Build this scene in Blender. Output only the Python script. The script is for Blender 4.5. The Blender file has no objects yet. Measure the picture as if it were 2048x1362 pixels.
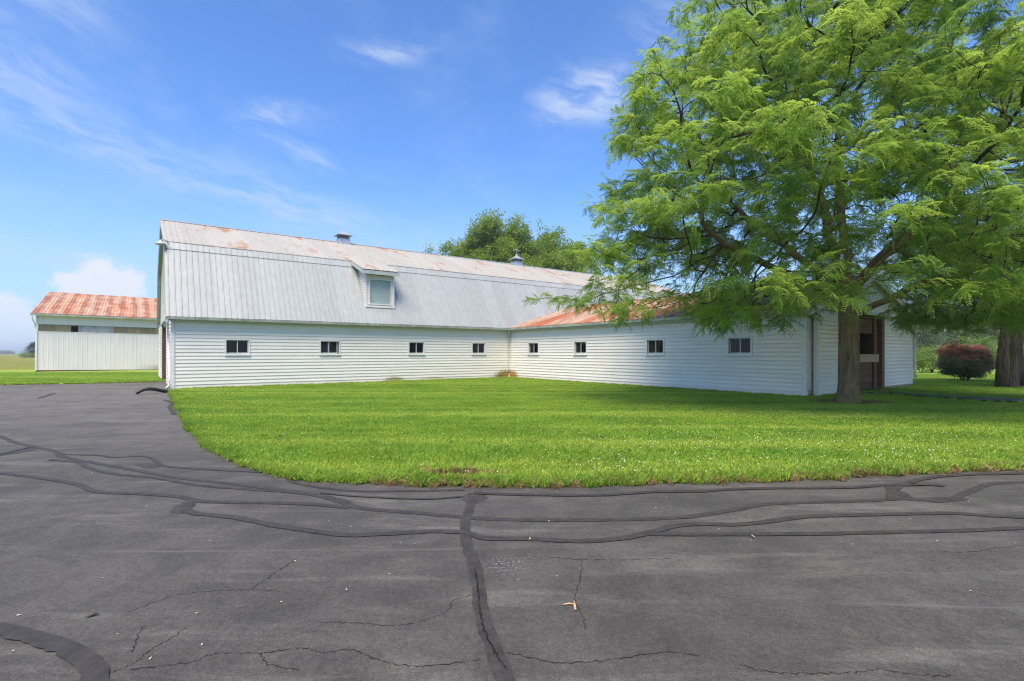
import bpy, bmesh, math, random
import numpy as np
from mathutils import Vector, Matrix

random.seed(7)
rng = np.random.default_rng(11)
SC = bpy.context.scene
COL = SC.collection
R = math.radians

# ------------------------------------------------------------------ camera
CAM_H = 1.55
cam_d = bpy.data.cameras.new('camera')
cam = bpy.data.objects.new('camera', cam_d)
COL.objects.link(cam)
cam.location = (0, 0, CAM_H)
cam.rotation_euler = (R(90), 0, 0)
cam_d.sensor_width = 36.0
cam_d.lens = 1018.0 / 2048.0 * 36.0
cam_d.shift_y = 25.0 / 2048.0
cam_d.clip_start = 0.05
cam_d.clip_end = 6000
SC.camera = cam

# ------------------------------------------------------------------ light
SUN_EL, SUN_AZ = R(61), R(-165)        # azimuth measured from +Y towards +X (behind the camera, to the left)
sd = Vector((math.sin(SUN_AZ) * math.cos(SUN_EL), math.cos(SUN_AZ) * math.cos(SUN_EL), math.sin(SUN_EL)))
sl = bpy.data.lights.new('sun', 'SUN')
sl.energy = 4.4
sl.angle = R(34)
sl.color = (1.0, 0.85, 0.64)
so = bpy.data.objects.new('sun', sl)
COL.objects.link(so)
so.rotation_euler = (-sd).to_track_quat('-Z', 'Y').to_euler()
so.location = sd * 60
SC.view_settings.view_transform = 'Standard'
SC.view_settings.look = 'None'
SC.view_settings.gamma = 1.0
SC.view_settings.use_curve_mapping = False
SC.view_settings.exposure = 0.5
SC.cycles.max_bounces = 5
SC.cycles.diffuse_bounces = 3
SC.cycles.glossy_bounces = 2
SC.cycles.transmission_bounces = 4
SC.cycles.transparent_max_bounces = 6
SC.cycles.caustics_reflective = False
SC.cycles.caustics_refractive = False
SC.cycles.use_denoising = True
SC.cycles.denoiser = 'OPENIMAGEDENOISE'
SC.cycles.denoising_prefilter = 'NONE'
SC.cycles.filter_width = 1.2
SC.cycles.use_adaptive_sampling = True
SC.cycles.adaptive_threshold = 0.025


# ------------------------------------------------------------------ node helper
class NT:
    def __init__(self, tree):
        self.t = tree
        self.n = tree.nodes
        self.l = tree.links

    def put(self, sock, v):
        if v is None:
            return
        if isinstance(v, bpy.types.NodeSocket):
            self.l.new(v, sock)
        elif isinstance(v, bpy.types.Node):
            self.l.new(v.outputs[0], sock)
        else:
            if hasattr(sock.default_value, '__len__') and hasattr(v, '__len__'):
                if len(v) == 3 and len(sock.default_value) == 4:
                    v = tuple(v) + (1.0,)
                sock.default_value = v
            elif hasattr(sock.default_value, '__len__'):
                sock.default_value = (v,) * len(sock.default_value)
            else:
                sock.default_value = v

    def math(self, op, a, b=None, c=None, clamp=False):
        n = self.n.new('ShaderNodeMath')
        n.operation = op
        n.use_clamp = clamp
        for i, v in enumerate((a, b, c)):
            if v is not None:
                self.put(n.inputs[i], v)
        return n.outputs[0]

    def vmath(self, op, a, b=None, out=0):
        n = self.n.new('ShaderNodeVectorMath')
        n.operation = op
        self.put(n.inputs[0], a)
        if b is not None:
            self.put(n.inputs[1], b)
        return n.outputs['Value'] if op in ('LENGTH', 'DISTANCE', 'DOT_PRODUCT') else n.outputs[0]

    def mapping(self, vec, loc=(0, 0, 0), rot=(0, 0, 0), scale=(1, 1, 1), kind='POINT'):
        n = self.n.new('ShaderNodeMapping')
        n.vector_type = kind
        self.put(n.inputs['Vector'], vec)
        n.inputs['Location'].default_value = loc
        n.inputs['Rotation'].default_value = rot
        n.inputs['Scale'].default_value = scale
        return n.outputs[0]

    def noise(self, vec, scale=5, detail=4, rough=0.55, dist=0.0, color=False):
        n = self.n.new('ShaderNodeTexNoise')
        self.put(n.inputs['Vector'], vec)
        n.inputs['Scale'].default_value = scale
        n.inputs['Detail'].default_value = detail
        n.inputs['Roughness'].default_value = rough
        n.inputs['Distortion'].default_value = dist
        return n.outputs[1 if color else 0]

    def voronoi(self, vec, scale=5, feature='F1', rnd=1.0):
        n = self.n.new('ShaderNodeTexVoronoi')
        n.feature = feature
        self.put(n.inputs['Vector'], vec)
        n.inputs['Scale'].default_value = scale
        n.inputs['Randomness'].default_value = rnd
        return n.outputs['Distance']

    def ramp(self, v, a, b, lo=0.0, hi=1.0, smooth=True):
        n = self.n.new('ShaderNodeMapRange')
        n.interpolation_type = 'SMOOTHSTEP' if smooth else 'LINEAR'
        n.clamp = True
        self.put(n.inputs[0], v)
        n.inputs[1].default_value = a
        n.inputs[2].default_value = b
        n.inputs[3].default_value = lo
        n.inputs[4].default_value = hi
        return n.outputs[0]

    def mix(self, fac, a, b, mode='MIX'):
        n = self.n.new('ShaderNodeMix')
        n.data_type = 'RGBA'
        n.blend_type = mode
        n.clamp_factor = True
        self.put(n.inputs[0], fac)
        self.put(n.inputs[6], a)
        self.put(n.inputs[7], b)
        return n.outputs[2]

    def sep(self, v):
        n = self.n.new('ShaderNodeSeparateXYZ')
        self.put(n.inputs[0], v)
        return n.outputs

    def comb(self, x, y, z):
        n = self.n.new('ShaderNodeCombineXYZ')
        for i, v in enumerate((x, y, z)):
            self.put(n.inputs[i], v)
        return n.outputs[0]

    def pos(self):
        return self.n.new('ShaderNodeNewGeometry').outputs['Position']

    def rand(self):
        return self.n.new('ShaderNodeObjectInfo').outputs['Random']

    def hsv(self, col, h=0.5, s=1.0, v=1.0):
        n = self.n.new('ShaderNodeHueSaturation')
        self.put(n.inputs['Hue'], h)
        self.put(n.inputs['Saturation'], s)
        self.put(n.inputs['Value'], v)
        self.put(n.inputs['Color'], col)
        return n.outputs[0]

    def bump(self, height, strength=0.3, dist=0.01):
        n = self.n.new('ShaderNodeBump')
        n.inputs['Strength'].default_value = strength
        n.inputs['Distance'].default_value = dist
        self.put(n.inputs['Height'], height)
        return n.outputs[0]


def material(name):
    m = bpy.data.materials.new(name)
    m.use_nodes = True
    nt = NT(m.node_tree)
    b = m.node_tree.nodes['Principled BSDF']
    return m, nt, b


def simple(name, col, rough=0.6, metal=0.0, var=0.12, scale=6.0, spec=0.5):
    m, nt, b = material(name)
    n = nt.noise(nt.pos(), scale, 5)
    c = nt.mix(nt.ramp(n, 0.3, 0.7), tuple(x * (1 - var) for x in col), tuple(min(1, x * (1 + var)) for x in col))
    nt.put(b.inputs['Base Color'], c)
    b.inputs['Roughness'].default_value = rough
    b.inputs['Metallic'].default_value = metal
    b.inputs['Specular IOR Level'].default_value = spec
    return m


# ------------------------------------------------------------------ world
world = bpy.data.worlds.new('World')
SC.world = world
world.use_nodes = True
wt = NT(world.node_tree)
bg = world.node_tree.nodes['Background']
sky = wt.n.new('ShaderNodeTexSky')
sky.sky_type = 'NISHITA'
sky.sun_disc = False
sky.sun_elevation = SUN_EL
sky.sun_rotation = SUN_AZ
sky.altitude = 200
sky.air_density = 1.0
sky.dust_density = 0.6
sky.ozone_density = 2.0
SKY_STRENGTH = 0.15
bg.inputs['Strength'].default_value = SKY_STRENGTH
tc = wt.n.new('ShaderNodeTexCoord').outputs['Generated']
sx, sy, sz = wt.sep(wt.vmath('NORMALIZE', tc))
az = wt.math('ARCTAN2', sx, sy)
el = wt.math('ARCSINE', sz)
ae = wt.comb(az, el, 0.0)


def madd(v, m, c):
    n = wt.n.new('ShaderNodeVectorMath')
    n.operation = 'MULTIPLY_ADD'
    wt.put(n.inputs[0], v)
    wt.put(n.inputs[1], m)
    wt.put(n.inputs[2], c)
    return n.outputs[0]


# one slow colour noise frays every cloud edge; its channels also give the veil
wn = wt.noise(wt.vmath('MULTIPLY', ae, (1.0, 1.7, 1.0)), 4.0, 4, 0.62, color=True)
aew = madd(wn, (0.16, 0.07, 0.0), wt.vmath('SUBTRACT', ae, (0.08, 0.035, 0.0)))
FR = {}
for tilt in (-13, 8):
    c_, s_ = math.cos(R(tilt)), math.sin(R(tilt))
    FR[tilt] = wt.comb(wt.vmath('DOT_PRODUCT', aew, (c_, s_, 0)), wt.vmath('DOT_PRODUCT', aew, (-s_, c_, 0)), 0.0)
streak = wt.noise(wt.vmath('MULTIPLY', FR[-13], (2.6, 13.0, 1.0)), 2.6, 5, 0.66)
# cirrus wisps: azimuth, elevation, half width, half height, tilt (degrees), amount
WISPS = [(-46, 23, 9, 2.0, -13, .36), (-38, 18.0, 20, 3.2, -13, .40), (-20, 13.5, 14, 3.5, -13, .34),
         (-25.0, 23.0, 5.0, 2.0, 8, .60), (-21.8, 20.0, 4.0, 1.3, -13, .48), (-14.0, 30.0, 5.5, 1.6, 8, .50),
         (8.0, 26.5, 6.5, 2.8, 8, .75), (-43, 8.5, 9, 1.5, -13, .50), (-45, 28, 10, 4, -13, .36), (22, 32, 14, 5, 8, .30), (62, 26, 22, 5, 8, .45), (150, 28, 40, 8, -13, .45), (-110, 26, 30, 7, 8, .45)]
cir = None
for (a0, e0, ww, hh, tilt, amt) in WISPS:
    c_, s_ = math.cos(R(tilt)), math.sin(R(tilt))
    u0, v0 = R(a0) * c_ + R(e0) * s_, -R(a0) * s_ + R(e0) * c_
    q = madd(FR[tilt], (1 / R(ww), 1 / R(hh), 0), (-u0 / R(ww), -v0 / R(hh), 0))
    d = wt.ramp(wt.vmath('LENGTH', q), 1.25, 0.0, 0.0, amt)
    cir = d if cir is None else wt.math('ADD', cir, d)
cir = wt.math('MULTIPLY', cir, wt.ramp(streak, 0.34, 0.68, 0.12, 1.3))
veil = wt.math('MULTIPLY', wt.ramp(wt.sep(wn)[2], 0.45, 0.8), wt.math('MULTIPLY', streak, 0.4))
cir = wt.math('MINIMUM', wt.math('ADD', cir, veil), 0.85)
# low cumulus heads near the horizon: azimuth, elevation, radius
lump = wt.noise(ae, 42.0, 4, 0.6, color=True)
aec = madd(lump, (0.045, 0.036, 0.0), wt.vmath('SUBTRACT', ae, (0.0225, 0.018, 0.0)))
HEADS = [(-38.9, 6.6, 2.0), (-37.2, 6.3, 1.6), (-40.7, 5.8, 1.4), (-38.4, 5.0, 2.6), (-45.0, 3.2, 1.9), (-43.2, 2.2, 1.7), (-46.0, 1.2, 2.6), (-54, 3.0, 2.6)]
cum = None
for (a0, e0, r0) in HEADS:
    k_ = 1 / R(r0)
    q = madd(aec, (k_ * 0.95, k_ * 1.05, 0), (-R(a0) * k_ * 0.95, -R(e0) * k_ * 1.05, 0))
    d = wt.ramp(wt.vmath('LENGTH', q), 1.15, 0.55)
    cum = d if cum is None else wt.math('MAXIMUM', cum, d)
cum = wt.math('MULTIPLY', cum, wt.ramp(el, R(0.0), R(6.0), 0.35, 0.95))
skyc = wt.mix(1.0, sky.outputs[0], (0.61, 0.87, 1.23), 'MULTIPLY')
CLOUD = (3.1, 3.65, 4.7)
low = wt.ramp(el, R(20), R(0), 0.0, 0.75)
skyc = wt.mix(low, skyc, (2.5, 3.4, 4.65))
skyc = wt.mix(cir, skyc, CLOUD)
skyc = wt.mix(cum, skyc, (4.0, 4.2, 4.7))
wt.put(bg.inputs['Color'], skyc)
world.cycles.sampling_method = 'MANUAL'
world.cycles.sample_map_resolution = 512


# ------------------------------------------------------------------ object helpers
def tag(o, label=None, cat=None, group=None, kind=None):
    if label:
        o['label'] = label
    if cat:
        o['category'] = cat
    if group:
        o['group'] = group
    if kind:
        o['kind'] = kind
    return o


def empty(name, loc=(0, 0, 0), rz=0.0):
    o = bpy.data.objects.new(name, None)
    o.empty_display_size = 0.3
    COL.objects.link(o)
    o.location = loc
    o.rotation_euler = (0, 0, rz)
    return o


def mesh(name, verts, faces, smooth=False):
    me = bpy.data.meshes.new(name)
    me.from_pydata([tuple(map(float, v)) for v in verts], [], [tuple(map(int, f)) for f in faces])
    me.update()
    if smooth:
        me.shade_smooth()
    return me


def obj(name, me, mat=None, parent=None, loc=None, rot=None, scale=None):
    if mat is not None and len(me.materials) == 0:
        me.materials.append(mat)
    o = bpy.data.objects.new(name, me)
    COL.objects.link(o)
    if parent is not None:
        o.parent = parent
    if loc is not None:
        o.location = loc
    if rot is not None:
        o.rotation_euler = rot
    if scale is not None:
        o.scale = scale
    return o


BOXF = [(0, 3, 2, 1), (4, 5, 6, 7), (0, 1, 5, 4), (1, 2, 6, 5), (2, 3, 7, 6), (3, 0, 4, 7)]


def boxv(x0, x1, y0, y1, z0, z1):
    return [(x0, y0, z0), (x1, y0, z0), (x1, y1, z0), (x0, y1, z0), (x0, y0, z1), (x1, y0, z1), (x1, y1, z1), (x0, y1, z1)]


def box(name, x0, x1, y0, y1, z0, z1, mat, parent=None, bevel=0.0):
    cx, cy, cz = (x0 + x1) / 2, (y0 + y1) / 2, (z0 + z1) / 2
    me = mesh(name, boxv(x0 - cx, x1 - cx, y0 - cy, y1 - cy, z0 - cz, z1 - cz), BOXF)
    if bevel:
        bm = bmesh.new()
        bm.from_mesh(me)
        bmesh.ops.bevel(bm, geom=bm.edges[:], offset=bevel, segments=1, affect='EDGES')
        bm.to_mesh(me)
        bm.free()
    return obj(name, me, mat, parent, (cx, cy, cz))


def prism(name, prof, axis, a0, a1, mat, parent=None):
    """closed profile (2D points) swept along an axis; axis 'x': prof=(y,z), 'y': prof=(x,z)"""
    n = len(prof)
    V = []
    for a in (a0, a1):
        for p in prof:
            V.append((a, p[0], p[1]) if axis == 'x' else ((p[0], a, p[1]) if axis == 'y' else (p[0], p[1], a)))
    F = [tuple(range(n)), tuple(range(2 * n - 1, n - 1, -1))]
    for i in range(n):
        j = (i + 1) % n
        F.append((i, i + n, j + n, j))
    me = mesh(name, V, F)
    bm = bmesh.new()
    bm.from_mesh(me)
    bmesh.ops.recalc_face_normals(bm, faces=bm.faces[:])
    bm.to_mesh(me)
    bm.free()
    return obj(name, me, mat, parent)


def tube_mesh(name, pts, rad, seg=8, cap=True):
    """tube along a polyline; rad is a number or one number for each point"""
    P = [Vector(p) for p in pts]
    rr = rad if hasattr(rad, '__len__') else [rad] * len(P)
    V, F = [], []
    ref = Vector((0, 0, 1))
    for i, p in enumerate(P):
        d = (P[min(i + 1, len(P) - 1)] - P[max(i - 1, 0)]).normalized()
        up = ref if abs(d.dot(ref)) < 0.95 else Vector((1, 0, 0))
        s = d.cross(up).normalized()
        t = s.cross(d).normalized()
        for k in range(seg):
            a = 2 * math.pi * k / seg
            V.append(p + (s * math.cos(a) + t * math.sin(a)) * rr[i])
    for i in range(len(P) - 1):
        for k in range(seg):
            k2 = (k + 1) % seg
            F.append((i * seg + k, i * seg + k2, (i + 1) * seg + k2, (i + 1) * seg + k))
    if cap:
        F.append(tuple(range(seg - 1, -1, -1)))
        F.append(tuple(range((len(P) - 1) * seg, len(P) * seg)))
    return mesh(name, V, F, True)


def wall_mesh(name, a0, a1, z0, z1, holes, thick, to3):
    """one connected wall sheet with openings, given thickness; to3(a, t, z) places a point, t runs inwards"""
    A = sorted({a0, a1, *[h[0] for h in holes], *[h[1] for h in holes]})
    Z = sorted({z0, z1, *[h[2] for h in holes], *[h[3] for h in holes]})
    bm = bmesh.new()
    vs = {}

    def v(i, j, t):
        k = (i, j, t)
        if k not in vs:
            vs[k] = bm.verts.new(to3(A[i], t * thick, Z[j]))
        return vs[k]
    solid = set()
    for i in range(len(A) - 1):
        for j in range(len(Z) - 1):
            ca, cz = (A[i] + A[i + 1]) / 2, (Z[j] + Z[j + 1]) / 2
            if not any(h[0] < ca < h[1] and h[2] < cz < h[3] for h in holes):
                solid.add((i, j))
    for (i, j) in solid:
        bm.faces.new((v(i, j, 0), v(i + 1, j, 0), v(i + 1, j + 1, 0), v(i, j + 1, 0)))
        bm.faces.new((v(i, j, 1), v(i, j + 1, 1), v(i + 1, j + 1, 1), v(i + 1, j, 1)))
        for (di, dj, p, q) in ((-1, 0, (i, j + 1), (i, j)), (1, 0, (i + 1, j), (i + 1, j + 1)), (0, -1, (i, j), (i + 1, j)), (0, 1, (i + 1, j + 1), (i, j + 1))):
            if (i + di, j + dj) not in solid:
                bm.faces.new((v(*p, 0), v(*p, 1), v(*q, 1), v(*q, 0)))
    bmesh.ops.recalc_face_normals(bm, faces=bm.faces[:])
    me = bpy.data.meshes.new(name)
    bm.to_mesh(me)
    bm.free()
    return me


def scatter(name, pts, rots, scl, protos, parent=None, idx=None):
    """many small copies of a few prototype meshes, one object"""
    me = bpy.data.meshes.new(name)
    pts = np.asarray(pts, dtype=np.float32)
    n = len(pts)
    me.vertices.add(n)
    me.vertices.foreach_set('co', pts.ravel())
    a = me.attributes.new('rot', 'FLOAT_VECTOR', 'POINT')
    a.data.foreach_set('vector', np.asarray(rots, dtype=np.float32).ravel())
    a = me.attributes.new('scl', 'FLOAT', 'POINT')
    a.data.foreach_set('value', np.asarray(scl, dtype=np.float32).ravel())
    a = me.attributes.new('pick', 'INT', 'POINT')
    a.data.foreach_set('value', (np.arange(n) % len(protos) if idx is None else idx).astype(np.int32))
    o = obj(name, me, None, parent)
    g = bpy.data.node_groups.new(name + '_scatter', 'GeometryNodeTree')
    g.interface.new_socket('Geometry', in_out='INPUT', socket_type='NodeSocketGeometry')
    g.interface.new_socket('Geometry', in_out='OUTPUT', socket_type='NodeSocketGeometry')
    gi = g.nodes.new('NodeGroupInput')
    go = g.nodes.new('NodeGroupOutput')
    iop = g.nodes.new('GeometryNodeInstanceOnPoints')
    ci = g.nodes.new('GeometryNodeCollectionInfo')
    ci.inputs['Collection'].default_value = protos_collection(protos)
    ci.inputs['Separate Children'].default_value = True
    ci.inputs['Reset Children'].default_value = True

    def attr(nm, ty):
        nn = g.nodes.new('GeometryNodeInputNamedAttribute')
        nn.data_type = ty
        nn.inputs['Name'].default_value = nm
        return nn.outputs['Attribute']
    g.links.new(gi.outputs[0], iop.inputs['Points'])
    g.links.new(ci.outputs[0], iop.inputs['Instance'])
    iop.inputs['Pick Instance'].default_value = True
    g.links.new(attr('pick', 'INT'), iop.inputs['Instance Index'])
    g.links.new(attr('rot', 'FLOAT_VECTOR'), iop.inputs['Rotation'])
    g.links.new(attr('scl', 'FLOAT'), iop.inputs['Scale'])
    g.links.new(iop.outputs[0], go.inputs[0])
    md = o.modifiers.new('scatter', 'NODES')
    md.node_group = g
    return o


_pc = {}


def protos_collection(meshes):
    k = tuple(m.name for m in meshes)
    if k not in _pc:
        c = bpy.data.collections.new('leaf_shapes')
        for m in meshes:
            c.objects.link(bpy.data.objects.new(m.name, m))
        _pc[k] = c
    return _pc[k]


def in_poly(P, poly):
    P = np.asarray(P)
    x, y = P[:, 0], P[:, 1]
    ins = np.zeros(len(P), bool)
    n = len(poly)
    for i in range(n):
        x0, y0 = poly[i]
        x1, y1 = poly[(i + 1) % n]
        c = ((y0 > y) != (y1 > y)) & (x < (x1 - x0) * (y - y0) / ((y1 - y0) + 1e-12) + x0)
        ins ^= c
    return ins


def edge_dist(P, line):
    P = np.asarray(P)[:, :2]
    best = np.full(len(P), 1e9)
    for i in range(len(line) - 1):
        a = np.array(line[i])
        b = np.array(line[i + 1])
        t = np.clip(((P - a) @ (b - a)) / ((b - a) @ (b - a)), 0, 1)
        best = np.minimum(best, np.linalg.norm(P - (a + t[:, None] * (b - a)), axis=1))
    return best


def smooth_line(pts, n=6):
    """Catmull-Rom through 2D points"""
    P = [np.array(pts[0])] + [np.array(p) for p in pts] + [np.array(pts[-1])]
    out = []
    for i in range(1, len(P) - 2):
        for k in range(n):
            t = k / n
            out.append(0.5 * ((2 * P[i]) + (-P[i - 1] + P[i + 1]) * t + (2 * P[i - 1] - 5 * P[i] + 4 * P[i + 1] - P[i + 2]) * t * t
                              + (-P[i - 1] + 3 * P[i] - 3 * P[i + 1] + P[i + 2]) * t ** 3))
    out.append(P[-2])
    return out


# barn frame: local x runs along the long front wall, local y runs into the barn
BO = (-0.15, 31.63, 0.0)
BA = 0.6310


def b2w(x, y):
    return (BO[0] + x * math.cos(BA) - y * math.sin(BA), BO[1] + x * math.sin(BA) + y * math.cos(BA))


def barn_pos(nt):
    """shader position in the barn's own axes"""
    return nt.mapping(nt.vmath('SUBTRACT', nt.pos(), BO), rot=(0, 0, -BA))

# ------------------------------------------------------------------ ground materials
def mat_lawn(name, blades):
    m, nt, b = material(name)
    p = nt.pos()
    n1 = nt.noise(p, 0.55, 4, 0.6)
    n2 = nt.noise(p, 3.5, 4, 0.6)
    # mowing passes run roughly along the front wall
    st = nt.noise(nt.mapping(p, rot=(0, 0, R(33)), scale=(0.05, 0.9, 1)), 1.0, 2)
    g1, g2, g3 = (0.210, 0.345, 0.055), (0.300, 0.432, 0.070), (0.415, 0.515, 0.105)
    c = nt.mix(nt.ramp(n1, 0.3, 0.7), g1, g2)
    c = nt.mix(nt.math('MULTIPLY', nt.ramp(st, 0.42, 0.66), 0.75), c, g3)
    c = nt.mix(nt.math('MULTIPLY', nt.ramp(n2, 0.55, 0.8), 0.35), c, (0.33, 0.38, 0.06))
    dull = nt.noise(p, 1.6, 5, 0.65)
    c = nt.mix(nt.math('MULTIPLY', nt.ramp(dull, 0.52, 0.72), 0.55), c, (0.13, 0.235, 0.03))
    # bare brown hollow by the kerbless edge of the drive
    d = nt.vmath('LENGTH', nt.mapping(p, loc=(-0.72, 6.42, 0), scale=(0.42, 0.17, 5), kind='TEXTURE'))
    bare = nt.ramp(nt.math('ADD', d, nt.math('MULTIPLY', nt.math('SUBTRACT', n2, 0.5), 1.2)), 1.05, 0.45)
    c = nt.mix(bare, c, (0.10, 0.065, 0.03))
    # ring of needles and bare soil at the foot of the locust
    d = nt.vmath('LENGTH', nt.mapping(p, loc=(10.43, 15.7, 0), scale=(1.15, 0.8, 5), kind='TEXTURE'))
    ring = nt.ramp(nt.math('ADD', d, nt.math('MULTIPLY', nt.math('SUBTRACT', n2, 0.5), 1.4)), 1.1, 0.6)
    c = nt.mix(nt.math('MULTIPLY', ring, 0.85), c, (0.13, 0.085, 0.035))
    if blades:
        r = nt.rand()
        c = nt.hsv(c, nt.ramp(r, 0, 1, 0.485, 0.512, False), 1.05, nt.ramp(nt.noise(p, 40, 2), 0.3, 0.7, 0.85, 1.45))
        tl = nt.n.new('ShaderNodeBsdfTranslucent')
        nt.put(tl.inputs['Color'], c)
        mx = nt.n.new('ShaderNodeMixShader')
        mx.inputs[0].default_value = 0.5
        nt.put(b.inputs['Base Color'], c)
        b.inputs['Roughness'].default_value = 0.55
        b.inputs['Specular IOR Level'].default_value = 0.25
        out = nt.n['Material Output']
        nt.l.new(b.outputs[0], mx.inputs[1])
        nt.l.new(tl.outputs[0], mx.inputs[2])
        nt.l.new(mx.outputs[0], out.inputs['Surface'])
    else:
        c = nt.hsv(c, 0.5, 1.0, 0.8)
        nf = nt.noise(nt.mapping(p, scale=(1, 0.45, 1)), 9, 5, 0.7)
        c = nt.hsv(c, 0.5, 1.0, nt.ramp(nf, 0.3, 0.7, 0.75, 1.25))
        nt.put(b.inputs['Base Color'], c)
        b.inputs['Roughness'].default_value = 0.95
        b.inputs['Specular IOR Level'].default_value = 0.1
        nt.put(b.inputs['Normal'], nt.bump(nt.noise(p, 24, 5, 0.7), 0.9, 0.05))
    return m


def mat_field():
    m, nt, b = material('hay_field')
    p = nt.pos()
    n1 = nt.noise(p, 0.05, 5, 0.6)
    n2 = nt.noise(nt.mapping(p, rot=(0, 0, R(20)), scale=(1, 0.35, 1)), 0.5, 5, 0.65)
    c = nt.mix(nt.ramp(n1, 0.35, 0.65), (0.20, 0.23, 0.055), (0.29, 0.25, 0.09))
    c = nt.mix(nt.ramp(n2, 0.4, 0.7), c, (0.17, 0.22, 0.05))
    nt.put(b.inputs['Base Color'], c)
    b.inputs['Roughness'].default_value = 1.0
    b.inputs['Specular IOR Level'].default_value = 0.0
    nt.put(b.inputs['Normal'], nt.bump(nt.noise(p, 4, 5, 0.7), 0.8, 0.2))
    return m


def mat_asphalt():
    m, nt, b = material('asphalt')
    p = nt.pos()
    g = nt.noise(p, 95, 4, 0.75)
    g2 = nt.noise(p, 26, 5, 0.7)
    big = nt.noise(nt.mapping(p, scale=(0.6, 1, 1)), 0.7, 5, 0.6)
    scuff = nt.noise(nt.mapping(p, rot=(0, 0, R(12)), scale=(0.35, 2.0, 1)), 1.3, 5, 0.62, 0.6)
    c = nt.mix(nt.ramp(big, 0.3, 0.7), (0.060, 0.0575, 0.0515), (0.084, 0.080, 0.0715))
    c = nt.mix(nt.math('MULTIPLY', nt.ramp(scuff, 0.50, 0.74), 0.75), c, (0.140, 0.132, 0.118))
    # worn, paler sealer towards the barn
    sxyz = nt.sep(p)
    far = nt.math('MULTIPLY', nt.ramp(sxyz[1], 5.0, 16.0), nt.ramp(big, 0.25, 0.6, 0.35, 0.8))
    c = nt.mix(far, c, (0.140, 0.131, 0.118))
    c = nt.hsv(c, 0.5, 1.0, nt.ramp(g, 0.34, 0.68, 0.70, 1.32))
    c = nt.hsv(c, 0.5, 1.0, nt.ramp(g2, 0.34, 0.66, 0.84, 1.17))
    c = nt.hsv(c, 0.5, 1.0, nt.ramp(nt.noise(p, 2.2, 7, 0.72, 0.5), 0.32, 0.68, 0.80, 1.20))
    sc2 = nt.noise(nt.mapping(p, rot=(0, 0, R(-34)), scale=(0.22, 2.6, 1)), 1.1, 6, 0.7, 1.0)
    c = nt.mix(nt.math('MULTIPLY', nt.ramp(sc2, 0.56, 0.72), 0.45), c, (0.165, 0.158, 0.145))
    # pale grit
    v = nt.voronoi(p, 55)
    grit = nt.math('MULTIPLY', nt.ramp(v, 0.10, 0.04), nt.ramp(nt.noise(p, 7, 2), 0.62, 0.7))
    c = nt.mix(nt.math('MULTIPLY', grit, 0.6), c, (0.42, 0.41, 0.38))
    # chalky scrape beside the sealed seam
    d = nt.vmath('LENGTH', nt.mapping(p, loc=(-0.05, 3.72, 0), scale=(0.22, 0.22, 5), kind='TEXTURE'))
    ch = nt.math('MULTIPLY', nt.ramp(d, 1.0, 0.2), nt.ramp(nt.noise(p, 45, 4, 0.7), 0.52, 0.66))
    c = nt.mix(nt.math('MULTIPLY', ch, 0.7), c, (0.4, 0.4, 0.39))
    nt.put(b.inputs['Base Color'], c)
    b.inputs['Roughness'].default_value = 0.82
    b.inputs['Specular IOR Level'].default_value = 0.35
    h = nt.math('ADD', nt.math('MULTIPLY', nt.noise(p, 130, 4, 0.7), 1.0), nt.math('MULTIPLY', nt.noise(p, 25, 3), 0.8))
    nt.put(b.inputs['Normal'], nt.bump(h, 0.55, 0.006))
    return m


def mat_tar():
    m, nt, b = material('crack_sealer')
    p = nt.pos()
    c = nt.mix(nt.ramp(nt.noise(p, 9, 7, 0.75), 0.3, 0.7), (0.023, 0.020, 0.0175), (0.054, 0.048, 0.042))
    nt.put(b.inputs['Base Color'], c)
    b.inputs['Roughness'].default_value = 0.72
    nt.put(b.inputs['Normal'], nt.bump(nt.noise(p, 90, 4), 0.4, 0.004))
    return m


M_LAWN = mat_lawn('lawn_soil', False)
M_BLADE = mat_lawn('grass_blade', True)
M_FIELD = mat_field()
M_ASPH = mat_asphalt()
M_TAR = mat_tar()
M_CRACK = simple('crack_dark', (0.018, 0.017, 0.016), 0.9, spec=0.1)


def poly_sheet(name, pts, z, mat, skirt=0.0):
    bm = bmesh.new()
    vs = [bm.verts.new((p[0], p[1], z)) for p in pts]
    f = bm.faces.new(vs)
    if f.normal.z < 0 or sum((pts[i][0] * pts[(i + 1) % len(pts)][1] - pts[(i + 1) % len(pts)][0] * pts[i][1]) for i in range(len(pts))) < 0:
        f.normal_flip()
    if skirt:
        lo = [bm.verts.new((p[0], p[1], z - skirt)) for p in pts]
        for i in range(len(pts)):
            j = (i + 1) % len(pts)
            bm.faces.new((vs[i], vs[j], lo[j], lo[i]))
    bmesh.ops.triangulate(bm, faces=[f])
    me = bpy.data.meshes.new(name)
    bm.to_mesh(me)
    bm.free()
    return tag(obj(name, me, mat), kind='structure')


# hay field: one sheet out to the horizon
poly_sheet('field', [(-3500, -600), (3500, -600), (3500, 4500), (-3500, 4500)], -0.05, M_FIELD)

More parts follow.
